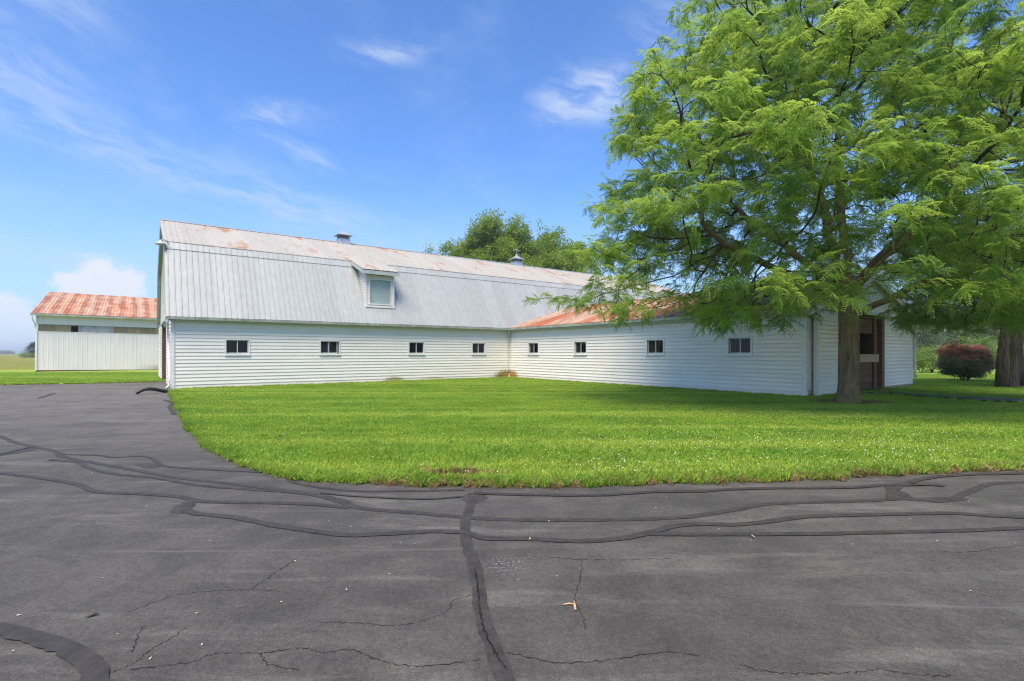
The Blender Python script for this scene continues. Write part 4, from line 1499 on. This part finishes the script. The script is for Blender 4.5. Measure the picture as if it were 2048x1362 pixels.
# ------------------------------------------------------------------ branching
def grow(trunk, attract, step, kill, infl, iters=160, seed=1, droop=0.0, limbs=()):
    rg = np.random.default_rng(seed)
    nodes = [np.array(p, float) for p in trunk]
    par = [-1] + list(range(len(trunk) - 1))
    for (root, pts) in limbs:            # main limbs laid out by hand before the fine growth
        last = root
        line = [nodes[root]] + [np.array(q, float) for q in pts]
        for a, b in zip(line[:-1], line[1:]):
            m = max(1, int(np.linalg.norm(b - a) / 0.4))
            for t in range(1, m + 1):
                nodes.append(a + (b - a) * t / m + rg.normal(0, 0.035, 3))
                par.append(last)
                last = len(nodes) - 1
    A = np.asarray(attract, float)
    alive = np.ones(len(A), bool)
    N = np.array(nodes)
    D = np.linalg.norm(A[:, None, :] - N[None], axis=2)
    ni = D.argmin(1)
    nd = D.min(1)
    grown = {}
    for it in range(iters):
        act = alive & (nd < infl)
        if not act.any():
            break
        idx = np.nonzero(act)[0]
        src = ni[idx]
        vec = A[idx] - np.array(nodes)[src]
        vec /= np.linalg.norm(vec, axis=1)[:, None] + 1e-9
        uq, inv = np.unique(src, return_inverse=True)
        acc = np.zeros((len(uq), 3))
        np.add.at(acc, inv, vec)
        new = []
        for k, s in enumerate(uq):
            d = acc[k] + rg.normal(0, 0.25, 3) * np.linalg.norm(acc[k]) * 0.6
            if par[s] >= 0:
                pd = nodes[s] - nodes[par[s]]
                d = d / (np.linalg.norm(d) + 1e-9) + 0.45 * pd / (np.linalg.norm(pd) + 1e-9)
            d[2] -= droop
            d /= np.linalg.norm(d) + 1e-9
            if grown.get(s, 0) > 3:
                continue
            grown[s] = grown.get(s, 0) + 1
            new.append((s, nodes[s] + d * step))
        if not new:
            break
        base = len(nodes)
        for s, p in new:
            nodes.append(p)
            par.append(int(s))
        NP = np.array([p for _, p in new])
        D = np.linalg.norm(A[:, None, :] - NP[None], axis=2)
        m_ = D.min(1)
        better = m_ < nd
        ni[better] = base + D.argmin(1)[better]
        nd[better] = m_[better]
        alive &= nd > kill
    return np.array(nodes), np.array(par)


def branch_mesh(name, nodes, par, r_base, r_tip, power, seg_max=14, flare=None):
    n = len(nodes)
    kids = [[] for _ in range(n)]
    for i, p in enumerate(par):
        if p >= 0:
            kids[p].append(i)
    tips = np.zeros(n)
    for i in range(n - 1, -1, -1):
        if not kids[i]:
            tips[i] = 1
        if par[i] >= 0:
            tips[par[i]] += tips[i]
    rad = r_tip * tips ** power
    rad *= 1.0
    k = (r_base / rad[0])
    rad = rad * (1 + (k - 1) * np.clip((tips / tips[0]) ** 0.5, 0, 1))
    rad = np.maximum(rad, r_tip)
    V, F, thin_f = [], [], []
    stack = [(0, -1)]
    while stack:
        s, fr = stack.pop()
        chain = [s] if fr < 0 else [fr, s]
        c = s
        while kids[c]:
            ks = sorted(kids[c], key=lambda q: -tips[q])
            for o_ in ks[1:]:
                stack.append((o_, c))
            c = ks[0]
            chain.append(c)
        rr = [rad[q] for q in chain]
        if fr >= 0:
            rr[0] = min(rad[fr], rad[s] * 1.25)
        big = rr[0]
        if big < 0.012 and len(chain) < 2:
            continue
        seg = int(max(3, min(seg_max, 4 + big * 45)))
        P = nodes[chain]
        base = len(V)
        ref = np.array([0.3, 0.1, 1.0]) if fr >= 0 else np.array([1.0, 0.1, 0.0])
        for i in range(len(P)):
            d = P[min(i + 1, len(P) - 1)] - P[max(i - 1, 0)]
            d = d / (np.linalg.norm(d) + 1e-9)
            s_ = np.cross(d, ref)
            if np.linalg.norm(s_) < 0.15:
                s_ = np.cross(d, np.array([1.0, 0.2, 0]))
            s_ /= np.linalg.norm(s_)
            t_ = np.cross(s_, d)
            for q in range(seg):
                a = 2 * math.pi * q / seg
                rq = rr[i]
                if fr < 0 and seg > 8:
                    rq *= 1 + 0.06 * math.sin(5 * a + 0.3 * i) + 0.035 * math.sin(9 * a + i * 0.5)
                V.append(P[i] + (s_ * math.cos(a) + t_ * math.sin(a)) * rq)
        for i in range(len(P) - 1):
            for q in range(seg):
                q2 = (q + 1) % seg
                F.append((base + i * seg + q, base + i * seg + q2, base + (i + 1) * seg + q2, base + (i + 1) * seg + q))
                thin_f.append(1 if rr[i] < 0.06 else 0)
    me = mesh(name, V, F, True)
    return me, rad, tips, kids, thin_f


def leaf_points(nodes, par, rad, tips, rmax, per, rg, jit, pitch=0.35, thin=None):
    sel = np.nonzero(rad < rmax)[0]
    P, Ro = [], []
    for i in sel:
        d = nodes[i] - nodes[par[i]] if par[i] >= 0 else np.array([1, 0, 0])
        yaw = math.atan2(d[1], d[0])
        for k in range(per if tips[i] > 1.5 else per + 1):
            P.append(nodes[i] + rg.normal(0, jit, 3))
            Ro.append((rg.normal(0, 0.42), rg.normal(0.10, pitch), yaw + rg.normal(0, 1.3)))
    return np.array(P), np.array(Ro)


def clumps(center, radii, n, per, zmin, rg, shell=0.5, size=(0.95, 0.38), keep=None):
    C_ = []
    while len(C_) < n:
        d = rg.normal(0, 1, 3)
        d /= np.linalg.norm(d)
        r = rg.uniform(shell ** 3, 1) ** (1 / 3)
        p = np.array(center) + d * r * np.array(radii)
        if p[2] < zmin or (keep is not None and not keep(p)):
            continue
        C_.append(p)
    A = []
    for c in C_:
        q = rg.normal(0, 0.5, (per, 3)) * np.array([size[0], size[0], size[1]])
        A.append(c + q)
    A = np.concatenate(A)
    if keep is not None:
        A = A[np.array([keep(p) for p in A])]
    return A


# ------------------------------------------------------------------ honey locust in front of the wing
TX, TY = 10.43, 15.78
rgl = np.random.default_rng(5)


def keep_l(p):
    dx, dy = p[0] - BO[0], p[1] - BO[1]
    lx_ = dx * math.cos(BA) + dy * math.sin(BA)
    ly_ = -dx * math.sin(BA) + dy * math.cos(BA)
    if -0.9 < lx_ < WW + 0.9 and ly_ > WE - 0.8:
        if p[2] < 3.3 + (WRX - abs(lx_ - WRX)) * 0.30 + 0.35:
            return False
    # the crown narrows towards the top on its open side
    if p[2] > 7.0 and p[0] < 9.85 - 7.1 * math.sqrt(max(0.0, 1 - ((p[2] - 5.5) / 8.6) ** 2)):
        return False
    r = math.hypot(p[0] - TX, p[1] - TY)
    if r < 3.2 and p[2] < 5.3 - 0.35 * r:
        return False
    # the view line past the trunk towards the doorway stays open
    if p[2] < 3.0 and r < 2.2:
        return False
    return True


A1 = clumps((9.85, 15.6, 5.5), (8.0, 5.9, 8.6), 370, 17, 2.6, rgl, 0.45, (1.05, 0.28), keep_l)
# low sprays on the near right side and a drooping one at the far left
A1 = np.concatenate([A1] + [np.array(c) + rgl.normal(0, 0.5, (26, 3)) * np.array([0.9, 0.8, 0.35]) for c in
                            ((11.6, 13.6, 3.3), (12.9, 14.6, 3.2), (13.2, 13.2, 2.7), (14.6, 14.2, 2.9), (5.6, 14.6, 2.8), (6.4, 15.0, 2.6), (15.6, 14.5, 3.3))])
trunk = [(TX, TY, 0.0), (TX, TY, 0.25), (TX + .005, TY, 0.6), (TX + .01, TY, 1.0), (TX + .015, TY, 1.4), (TX + .02, TY, 1.8), (TX + .02, TY, 2.2), (TX + 0.01, TY, 2.6), (TX - 0.01, TY, 3.0), (TX - 0.02, TY, 3.35)]
LIMBS = [(9, [(10.75, 15.6, 3.9), (11.7, 15.3, 4.9), (12.9, 15.0, 6.0), (14.0, 14.8, 7.3)]),
         (8, [(9.8, 15.6, 3.35), (8.6, 15.3, 3.75), (7.2, 15.0, 4.3), (5.8, 14.8, 5.0)]),
         (9, [(10.0, 15.7, 4.2), (9.5, 15.4, 5.6), (8.9, 15.2, 7.2), (8.5, 15.2, 8.8)]),
         (9, [(10.6, 16.1, 4.3), (10.9, 16.8, 5.8), (11.2, 17.4, 7.6), (11.3, 17.6, 9.4)]),
         (9, [(10.5, 15.2, 3.9), (10.8, 14.0, 4.9), (11.2, 12.8, 5.8)]),
         (7, [(11.0, 15.5, 3.0), (12.2, 15.1, 3.6), (13.8, 14.8, 4.1), (15.3, 14.8, 4.7)]),
         (9, [(9.7, 16.2, 4.2), (8.6, 17.2, 5.6), (7.6, 17.8, 6.8)])]
ctr = (np.hypot(A1[:, 0] - TX, A1[:, 1] - TY) < 1.4) & (A1[:, 2] < 8.5)
A1 = A1[~ctr]
nodes, par = grow(trunk, A1, 0.27, 0.29, 30.0, 190, 3, 0.02, LIMBS)
locust = tag(empty('honey_locust_tree', (0, 0, 0)), 'large spreading honey locust with feathery bright green leaves by the wing corner', 'tree')
tm, rad, tips, kids, thin_f = branch_mesh('trunk', nodes, par, 0.28, 0.0085, 0.44)
tm.materials.append(M_BARK)
tm.materials.append(M_TWIG)
tm.polygons.foreach_set('material_index', np.array(thin_f, dtype=np.int32))
# root flare
co = np.array([v.co[:] for v in tm.vertices])
near = np.hypot(co[:, 0] - TX, co[:, 1] - TY) < 0.8
fl = np.where(near & (co[:, 2] < 0.9), 1 + 0.38 * np.clip(1 - co[:, 2] / 0.55, 0, 1) ** 2, 1)
co[:, 0] = TX + (co[:, 0] - TX) * fl
co[:, 1] = TY + (co[:, 1] - TY) * fl
for v, c in zip(tm.vertices, co):
    v.co = c
obj('trunk', tm, M_BARK, locust)
LP, LR = leaf_points(nodes, par, rad, tips, 0.0155, 2, rgl, 0.12)
ok = np.array([keep_l(p) for p in LP]) & (rgl.random(len(LP)) < 0.88)
LP, LR = LP[ok], LR[ok]
tag(scatter('crown', LP, LR, rgl.uniform(0.75, 1.15, len(LP)), LOC_P, locust, rgl.integers(0, 5, len(LP))), kind='stuff')
import sys; print('locust nodes', len(nodes), 'sprays', len(LP), 'max', nodes.max(0), nodes.min(0), file=__import__("sys").stderr)


def plain_tree(name, label, cat, loc, h, rx, ry, z0, mat_b, protos, n_cl, per, rbase, scale, seed, group=None, step=0.6, lobes=None, trunks=None, leafr=0.03, nleaf=1, size=(1.6, 0.9), shell=0.4, jit=0.35, parent_label=None):
    rg = np.random.default_rng(seed)
    X0, Y0 = loc
    root = tag(empty(name, (0, 0, 0)), label, cat, group)
    AA = []
    for (ox, oy, lh, lrx, lry, lz0, frac) in (lobes or [(0, 0, h, rx, ry, z0, 1.0)]):
        AA.append(clumps((X0 + ox, Y0 + oy, (lh + lz0) / 2), (lrx, lry, (lh - lz0) / 2), int(n_cl * frac), per, lz0, rg, shell, size))
    AA = np.concatenate(AA)
    tk = [(X0, Y0, t) for t in np.linspace(0, max(0.3, z0 * 0.9), 5)]
    nd_, pr_ = grow(tk, AA, step, step * 1.15, 60.0, 90, seed)
    tm_, rd_, tp_, _, _ = branch_mesh('trunk', nd_, pr_, rbase, 0.012, 0.45, 10)
    obj('trunk', tm_, mat_b, root)
    for (ox, oy, tz) in (trunks or []):
        obj('trunk', tube_mesh('trunk', [(X0 + ox, Y0 + oy, 0), (X0 + ox * 0.95, Y0 + oy, tz * 0.4), (X0 + ox * 0.6, Y0 + oy * 0.6, tz)], [rbase * 1.05, rbase * 0.85, rbase * 0.5], 12), mat_b, root)
    LP_, LR_ = leaf_points(nd_, pr_, rd_, tp_, leafr, nleaf, rg, jit)
    tag(scatter('crown', LP_, LR_, rg.uniform(0.8, 1.25, len(LP_)) * scale, protos, root, rg.integers(0, len(protos), len(LP_))), kind='stuff')
    return root


# tree standing behind the barn
plain_tree('broadleaf_tree', 'rounded green tree rising behind the barn ridge by the far cupola', 'tree', (-0.8, 60.0), 17.2, 8, 6, 4, M_BARK2, BRO_P, 260, 12, 0.45, 1.35, 21,
           lobes=[(-1.4, 0, 17.9, 3.0, 4.0, 8.0, .20), (-3.8, 0.5, 15.6, 3.2, 4.0, 6.0, .18), (1.6, 0, 16.2, 3.0, 4.0, 6.0, .18), (4.9, 1.0, 16.0, 2.8, 4.0, 7.0, .16), (7.6, 0.5, 14.2, 2.8, 4.0, 6.0, .15), (-7.3, 0, 13.2, 2.4, 3.0, 7.0, .08), (2.5, -2, 12.5, 7, 3.0, 6.0, .12)], step=0.55, leafr=0.06, nleaf=3, size=(1.3, 0.7), jit=0.42)
# multi-stemmed pine at the right
plain_tree('pine_tree', 'dark multi-stemmed pine with low sweeping boughs at the right edge', 'tree', (22.2, 22.6), 7.6, 5.4, 3.6, 2.6, M_BARK2, PIN_P, 150, 11, 0.26, 1.35, 31,
           trunks=[(-0.62, -0.2, 3.4), (0.55, 0.3, 3.6)], step=0.42, leafr=0.03, nleaf=2, size=(1.3, 0.3), shell=0.35, jit=0.22)

# smoke bush: green-purple skirt, red plumes on top
rgs = np.random.default_rng(44)
sb = tag(empty('smoke_bush', (24.64, 27.7, 0)), 'round smoke bush with red plumes over dark green leaves on the lawn', 'shrub')
stm = []
for k in range(7):
    a = 6.283 * k / 7
    me = tube_mesh('stem', [(0.1 * math.cos(a), 0.1 * math.sin(a), 0), (0.35 * math.cos(a), 0.35 * math.sin(a), 0.5), (0.7 * math.cos(a), 0.7 * math.sin(a), 1.1)], [0.03, 0.022, 0.01], 6)
    obj('stem', me, M_BARK2, sb)
Pg, Pr = [], []
while len(Pg) < 620:
    d = rgs.normal(0, 1, 3)
    d /= np.linalg.norm(d)
    p = d * rgs.uniform(0.45, 1.0) ** 0.5 * np.array([1.22, 1.15, 0.92]) * (1 + 0.22 * math.sin(4 * d[0] + 1) * math.sin(5 * d[2] + 2 * d[1])) + np.array([0, 0, 1.08])
    p[0] *= 1 - 0.45 * max(0, (0.75 - p[2]))
    p[1] *= 1 - 0.45 * max(0, (0.75 - p[2]))
    if p[2] < 0.28:
        continue
    red = p[2] > 1.30 + 0.45 * (p[0] + 0.35) ** 2 * 0.5 + rgs.normal(0, 0.14)
    if red and len(Pr) < 260:
        Pr.append(p)
    Pg.append(p)
Pg, Pr = np.array(Pg), np.array(Pr)
tag(scatter('foliage', Pg, rgs.uniform(-3, 3, (len(Pg), 3)) * np.array([.15, .15, 1]), rgs.uniform(.8, 1.2, len(Pg)), SMG_P, sb), kind='stuff')
tag(scatter('plume', Pr + np.array([0, 0, 0.06]), rgs.uniform(-3, 3, (len(Pr), 3)) * np.array([.15, .15, 1]), rgs.uniform(.8, 1.2, len(Pr)), SMR_P, sb), kind='stuff')


def bush(name, label, cat, loc, rx, ry, h, protos, n, scale, seed, group=None, z0=0.0):
    rg = np.random.default_rng(seed)
    root = tag(empty(name, (loc[0], loc[1], 0)), label, cat, group)
    for k in range(3):
        a = 2.1 * k + seed
        obj('stem', tube_mesh('stem', [(0, 0, 0), (rx * 0.2 * math.cos(a), ry * 0.2 * math.sin(a), h * 0.35), (rx * 0.4 * math.cos(a), ry * 0.4 * math.sin(a), h * 0.75)], [0.02 * h, 0.014 * h, 0.006 * h], 6), M_BARK2, root)
    d = rg.normal(0, 1, (n, 3))
    d /= np.linalg.norm(d, axis=1)[:, None]
    rr = rg.uniform(0.3, 1.0, n) ** 0.5 * (1 + 0.22 * np.sin(d[:, 0] * 5 + seed) * np.sin(d[:, 1] * 4 + 1) + 0.15 * np.sin(d[:, 2] * 7 + d[:, 0] * 6))
    P = d * rr[:, None] * np.array([rx, ry, h * 0.5]) + np.array([0, 0, h * 0.52 + z0])
    P = P[P[:, 2] > 0.1]
    tag(scatter('foliage', P, rg.uniform(-3, 3, (len(P), 3)) * np.array([.2, .2, 1]), rg.uniform(.8, 1.25, len(P)) * scale, protos, root), kind='stuff')
    return root


bush('bush', 'small light green bush left of the red smoke bush', 'shrub', (32.6, 39.5), 1.5, 1.3, 2.1, BUS_P, 150, 1.5, 3)
bush('bush', 'low green bush just past the right corner of the wing', 'shrub', (30.6, 40.5), 1.2, 1.2, 1.3, BUS_P, 110, 1.4, 4)
bush('bush', 'bright green bush between the smoke bush and the pine trunks', 'shrub', (47.0, 51.0), 2.0, 1.8, 3.2, BUS_P, 150, 2.0, 5)
bush('bush', 'dark green bush at the right edge behind the pine trunks', 'shrub', (28.8, 28.0), 0.9, 0.9, 2.0, BUS_P, 110, 1.3, 6)
# hedgerow trees across the right-hand field
HL = ['hazy hedgerow tree nearest the barn wing across the field', 'hazy hedgerow tree left of the smoke bush across the field', 'hazy hedgerow tree behind the smoke bush', 'hazy hedgerow tree left of the pine trunks across the field',
      'hazy hedgerow tree behind the pine trunks', 'hazy hedgerow tree at the far right edge']
for k, (x, y, h_, w_) in enumerate(((70, 92, 11, 7), (80, 98, 9.5, 7), (90, 104, 12, 8), (97, 104, 8.5, 7), (104, 106, 11, 8), (112, 108, 12, 8))):
    bush('hedgerow_tree', HL[k], 'tree', (x, y), w_, w_ * 0.8, h_, HED_P, 240, 2.6, 60 + k, 'hedgerow trees across the field', 0.0)
# trees on the left horizon
FL = ['distant flat-topped tree at the left picture edge on the horizon', 'distant low dark tree second from the left on the horizon', 'distant small tree third from the left on the horizon', 'distant larger tree on the horizon beside the shed']
for k, (x, y, h_, w_) in enumerate(((-725, 720, 4.2, 16), (-640, 700, 4.4, 16), (-610, 705, 4.2, 8), (-590, 640, 5.6, 18))):
    bush('horizon_tree', FL[k], 'tree', (x, y), w_, w_, h_, HED_P, 260, 4.5, 80 + k, 'trees on the left horizon', 0.0)
bush('cedar', 'dark ragged cedar half hidden by the left corner of the shed', 'tree', (-163.5, 174), 1.6, 1.6, 5.2, CED_P, 90, 1.6, 91)
bush('bush', 'low green bush in the hay field left of the shed', 'shrub', (-163, 172), 3.6, 2.4, 1.5, BUS_P, 110, 2.6, 92)

# ------------------------------------------------------------------ grass
def grass_patch(seed, n=330, r=0.36, h=(0.028, 0.060), w=0.006, mat=M_BLADE):
    rd = random.Random(seed)
    V, F = [], []
    for k in range(n):
        a = rd.uniform(0, 6.283)
        q = r * math.sqrt(rd.random())
        b0 = Vector((q * math.cos(a), q * math.sin(a), 0))
        hh = rd.uniform(*h)
        ya = rd.uniform(0, 6.283)
        ln = Vector((math.cos(ya), math.sin(ya), 0)) * hh * rd.uniform(0.15, 1.0)
        s = Vector((-math.sin(ya + rd.uniform(-.8, .8)), math.cos(ya), 0)) * w * rd.uniform(0.7, 1.3)
        i = len(V)
        V += [b0 - s, b0 + s, b0 + ln * 0.4 + Vector((0, 0, hh * 0.65)) + s * 0.7, b0 + ln + Vector((0, 0, hh))]
        F += [(i, i + 1, i + 2), (i, i + 2, i + 3)]
    me = mesh('grass_tuft', V, F)
    me.materials.append(mat)
    return me


GP = [grass_patch(s) for s in range(4)]
GE = [grass_patch(s + 10, 46, 0.09, (0.04, 0.095), 0.006) for s in range(4)]
GS = [grass_patch(s + 20, 40, 0.10, (0.05, 0.13), 0.0035, M_STRAW) for s in range(3)]
rgg = np.random.default_rng(77)


def visible(P, pad=1.0):
    return (np.abs(P[:, 0]) < 1.03 * P[:, 1] + pad) & (P[:, 1] > 2)


def free_of(P):
    """outside the barn, the wing, the path and the locust trunk"""
    dx, dy = P[:, 0] - BO[0], P[:, 1] - BO[1]
    lx_ = dx * math.cos(BA) + dy * math.sin(BA)
    ly_ = -dx * math.sin(BA) + dy * math.cos(BA)
    inb = (lx_ > BL - 0.05) & (lx_ < BR_) & (ly_ > -0.05) & (ly_ < BW)
    inw = (lx_ > -0.05) & (lx_ < WW + 0.1) & (ly_ > WE - 0.05) & (ly_ <= 0)
    path = in_poly(P, [tuple(p) for p in pa] + [tuple(p) for p in pb][::-1])
    return ~(inb | inw | path) & (np.hypot(P[:, 0] - TX, P[:, 1] - TY) > 0.5)


def lawn_points(poly, sp, x0, x1, y0, y1):
    gx, gy = np.meshgrid(np.arange(x0, x1, sp), np.arange(y0, y1, sp))
    P = np.stack([gx.ravel(), gy.ravel()], 1) + rgg.uniform(-sp * 0.45, sp * 0.45, (gx.size, 2))
    P = P[in_poly(P, poly) & visible(P)]
    return P[free_of(P)]


PA = lawn_points(LAWN_A, 0.30, -20, 34, 5, 36)
da = edge_dist(PA, EDGE + [(9.5, 7.6), (14, 9.4), (24, 13)])
pathd = np.minimum(edge_dist(PA, [tuple(p) for p in pa]), edge_dist(PA, [tuple(p) for p in pb]))
barnd = np.minimum(edge_dist(PA, [b2w(BL, 0), b2w(0, 0), b2w(0, WE), b2w(WW, WE)]), 9)
bare = ((PA[:, 0] + 0.72) / 0.30) ** 2 + ((PA[:, 1] - 6.42) / 0.12) ** 2 < 1.0
ring = np.hypot((PA[:, 0] - TX) / 1.0, (PA[:, 1] - TY) / 0.7) < 1.0
PI = PA[(da > 0.33) & (pathd > 0.75) & (barnd > 0.36) & ~bare & ~ring]
PB = lawn_points(LAWN_B, 0.5, -48, -16, 24, 40)
dbb = edge_dist(PB, [(-70, 20.1)] + FAR_EDGE)
PB = PB[dbb > 0.35]
PI = np.concatenate([np.c_[PI, np.full(len(PI), 0.02)], np.c_[PB, np.full(len(PB), 0.016)]])
tag(scatter('grass', PI, np.c_[rgg.normal(0, .03, (len(PI), 2)), rgg.uniform(0, 6.28, len(PI))], rgg.uniform(0.85, 1.2, len(PI)), GP, None, rgg.integers(0, 4, len(PI))), 'bright green mown lawn grass around the barn', 'grass', kind='stuff')
print('grass patches', len(PI), file=__import__("sys").stderr)
# fine tufts along the margins
gx = []
for line, n in ((EDGE + [(9.5, 7.6), (14, 9.4)], 3600), ([b2w(BL, -0.12), b2w(-0.12, -0.12)], 700), ([b2w(-0.12, -0.12), b2w(-0.12, WE - 0.1)], 700), ([b2w(0, WE - 0.12), b2w(4.6, WE - 0.3)], 200),
                ([tuple(p) for p in pa], 200), ([tuple(p) for p in pb][1:], 60), (FAR_EDGE, 300)):
    L = [np.array(p[:2], float) for p in line]
    seg = np.array([np.linalg.norm(L[i + 1] - L[i]) for i in range(len(L) - 1)])
    wgt = seg / np.array([max(4.0, (L[i] + L[i + 1])[1] / 2) for i in range(len(L) - 1)])
    for i in range(len(L) - 1):
        m_ = int(round(n * wgt[i] / wgt.sum()))
        t = rgg.random(m_)[:, None]
        gx.append(L[i] + t * (L[i + 1] - L[i]) + rgg.normal(0, 0.16, (m_, 2)))
ET = np.concatenate(gx)
ET = ET[visible(ET, 2)]
inA = in_poly(ET, LAWN_A) | in_poly(ET, LAWN_B)
dd_ = np.minimum(np.minimum(edge_dist(ET, EDGE + [(9.5, 7.6), (14, 9.4)]), edge_dist(ET, FAR_EDGE)), 9)
ET = ET[(inA | (dd_ < 0.035)) & free_of(ET)]
bare = ((ET[:, 0] + 0.72) / 0.34) ** 2 + ((ET[:, 1] - 6.42) / 0.13) ** 2 < 1.0
ET = ET[~bare]
tag(scatter('grass', np.c_[ET, np.full(len(ET), 0.012)], np.c_[rgg.normal(0, .12, (len(ET), 2)), rgg.uniform(0, 6.28, len(ET))], rgg.uniform(0.6, 1.15, len(ET)), GE, None, rgg.integers(0, 4, len(ET))), 'ragged grass tufts fringing the edge of the asphalt and walls', 'grass', kind='stuff')
# straw: dead hollow, dry rim of the drive, foot of the tree
S1 = np.c_[rgg.normal(-0.72, 0.30, 60), rgg.normal(6.42, 0.10, 60)]
t = rgg.random(900)
E2 = EDGE + [(9.5, 7.6), (14, 9.4)]
ei = rgg.integers(len(EDGE) // 2, len(E2) - 1, 500)
S2 = np.array([np.array(E2[i]) + rgg.random() * (np.array(E2[i + 1]) - np.array(E2[i])) for i in ei]) + rgg.normal(0, 0.05, (500, 2))
a_ = rgg.uniform(0, 6.283, 260)
S3 = np.c_[TX + np.cos(a_) * rgg.uniform(.42, 1.25, 260), TY + np.sin(a_) * rgg.uniform(.4, 0.95, 260)]
S = np.concatenate([S1, S2, S3])
tag(scatter('dead_grass', np.c_[S, np.full(len(S), 0.006)], np.c_[rgg.normal(0, .5, (len(S), 2)), rgg.uniform(0, 6.28, len(S))], rgg.uniform(0.3, 0.75, len(S)), GS, None), 'dry straw-coloured grass along the drive edge and in the bare hollow', 'grass', kind='stuff')
# clover heads
def flower():
    bm_ = bmesh.new()
    bmesh.ops.create_icosphere(bm_, subdivisions=1, radius=0.0085)
    me_ = bpy.data.meshes.new('clover_head')
    bm_.to_mesh(me_)
    bm_.free()
    me_.materials.append(M_CLOVER)
    return me_


CF = []
for (x0, x1, y0, y1, n) in ((1.5, 9.5, 6.4, 9.5, 420), (-0.6, 3.2, 6.3, 7.2, 70), (4, 14, 8.5, 13, 150), (-5, 4, 6.6, 14, 90), (0.5, 5.5, 24, 30, 60)):
    cc = np.c_[rgg.uniform(x0, x1, n // 5), rgg.uniform(y0, y1, n // 5)]
    q = cc[rgg.integers(0, len(cc), n)] + rgg.normal(0, 0.5, (n, 2))
    CF.append(q)
CF = np.concatenate(CF)
CF = CF[in_poly(CF, LAWN_A) & free_of(CF) & (edge_dist(CF, EDGE) > 0.05)]
tag(scatter('clover', np.c_[CF, rgg.uniform(0.055, 0.085, len(CF))], np.zeros((len(CF), 3)), rgg.uniform(0.7, 1.3, len(CF)), [flower()], None), 'white clover heads sprinkled over the right side of the lawn', 'clover', kind='stuff')

# ------------------------------------------------------------------ litter on the asphalt
M_CHIP = simple('wood_chip', (0.50, 0.33, 0.17), 0.8, var=0.2, scale=30)
M_DLEAF = simple('dead_leaf_brown', (0.07, 0.06, 0.035), 0.8, var=0.3, scale=30)
M_YLEAF = simple('yellow_leaf', (0.55, 0.42, 0.10), 0.7, var=0.2, scale=30)
tw = tag(empty('wood_splinter', (0.35, 3.10, 0.0)), 'forked tan splinter of wood lying on the dark asphalt', 'splinter')
obj('prong', tube_mesh('prong', [(0.03, -0.045, 0.01), (0.032, 0.0, 0.012), (0.036, 0.06, 0.010)], [0.007, 0.009, 0.006], 5), M_CHIP, tw)
obj('prong', tube_mesh('prong', [(-0.04, 0.02, 0.008), (0.0, 0.03, 0.010), (0.034, 0.015, 0.014)], [0.004, 0.006, 0.005], 5), M_CHIP, tw)


def leaf(name, label, x, y, s, mat, rz):
    V = [(-s, 0, 0.004), (-s * .3, s * .38, .012), (s * .5, s * .3, .02), (s, 0, .008), (s * .4, -s * .35, .016), (-s * .4, -s * .32, .006), (0, 0, .002)]
    F = [(6, 1, 0), (6, 2, 1), (6, 3, 2), (6, 4, 3), (6, 5, 4), (6, 0, 5)]
    tag(obj(name, mesh(name, V, F), mat, None, (x, y, 0.004), (0, 0, rz)), label, 'leaf')


leaf('fallen_leaf', 'curled dark brown leaf on the asphalt at lower left', -2.47, 2.99, 0.035, M_DLEAF, 0.6)
leaf('fallen_leaf', 'tiny yellow leaf on the sealed crack near the middle', 0.15, 4.22, 0.018, M_YLEAF, 1.0)
leaf('fallen_leaf', 'small tan leaf just below the straight sealed crack at right', 2.02, 4.27, 0.028, M_CHIP, 2.2)
n = 130
LPts = np.c_[rgg.uniform(-6, 7, n), rgg.uniform(2.2, 8.5, n), np.full(n, 0.005)]
LPts = LPts[~in_poly(LPts[:, :2], LAWN_A)]
fl_me = mesh('fleck', [(-.009, -.003, 0), (.008, -.004, .003), (.010, .003, 0), (-.007, .004, .004)], [(0, 1, 2, 3)])
fl_me.materials.append(simple('pale_fleck', (0.5, 0.48, 0.40), 0.8, var=0.2))
tag(scatter('litter', LPts, np.c_[np.zeros((len(LPts), 2)), rgg.uniform(0, 6.28, len(LPts))], rgg.uniform(.4, 1.3, len(LPts)), [fl_me], None), 'pale flecks of chaff and grit scattered over the asphalt', 'litter', kind='stuff')

# ------------------------------------------------------------------ summer haze
hm = bpy.data.materials.new('haze')
hm.use_nodes = True
hm.node_tree.nodes.clear()
ho = hm.node_tree.nodes.new('ShaderNodeOutputMaterial')
pv = hm.node_tree.nodes.new('ShaderNodeVolumePrincipled')
pv.inputs['Color'].default_value = (0.86, 0.92, 1.0, 1)
pv.inputs['Density'].default_value = 0.0006
pv.inputs['Anisotropy'].default_value = 0.2
hm.node_tree.links.new(pv.outputs[0], ho.inputs['Volume'])
tag(obj('haze', mesh('haze', boxv(-3600, 3600, -700, 4600, -1.1, 19.0), BOXF), hm), 'thin summer haze over the fields', 'haze', kind='stuff')
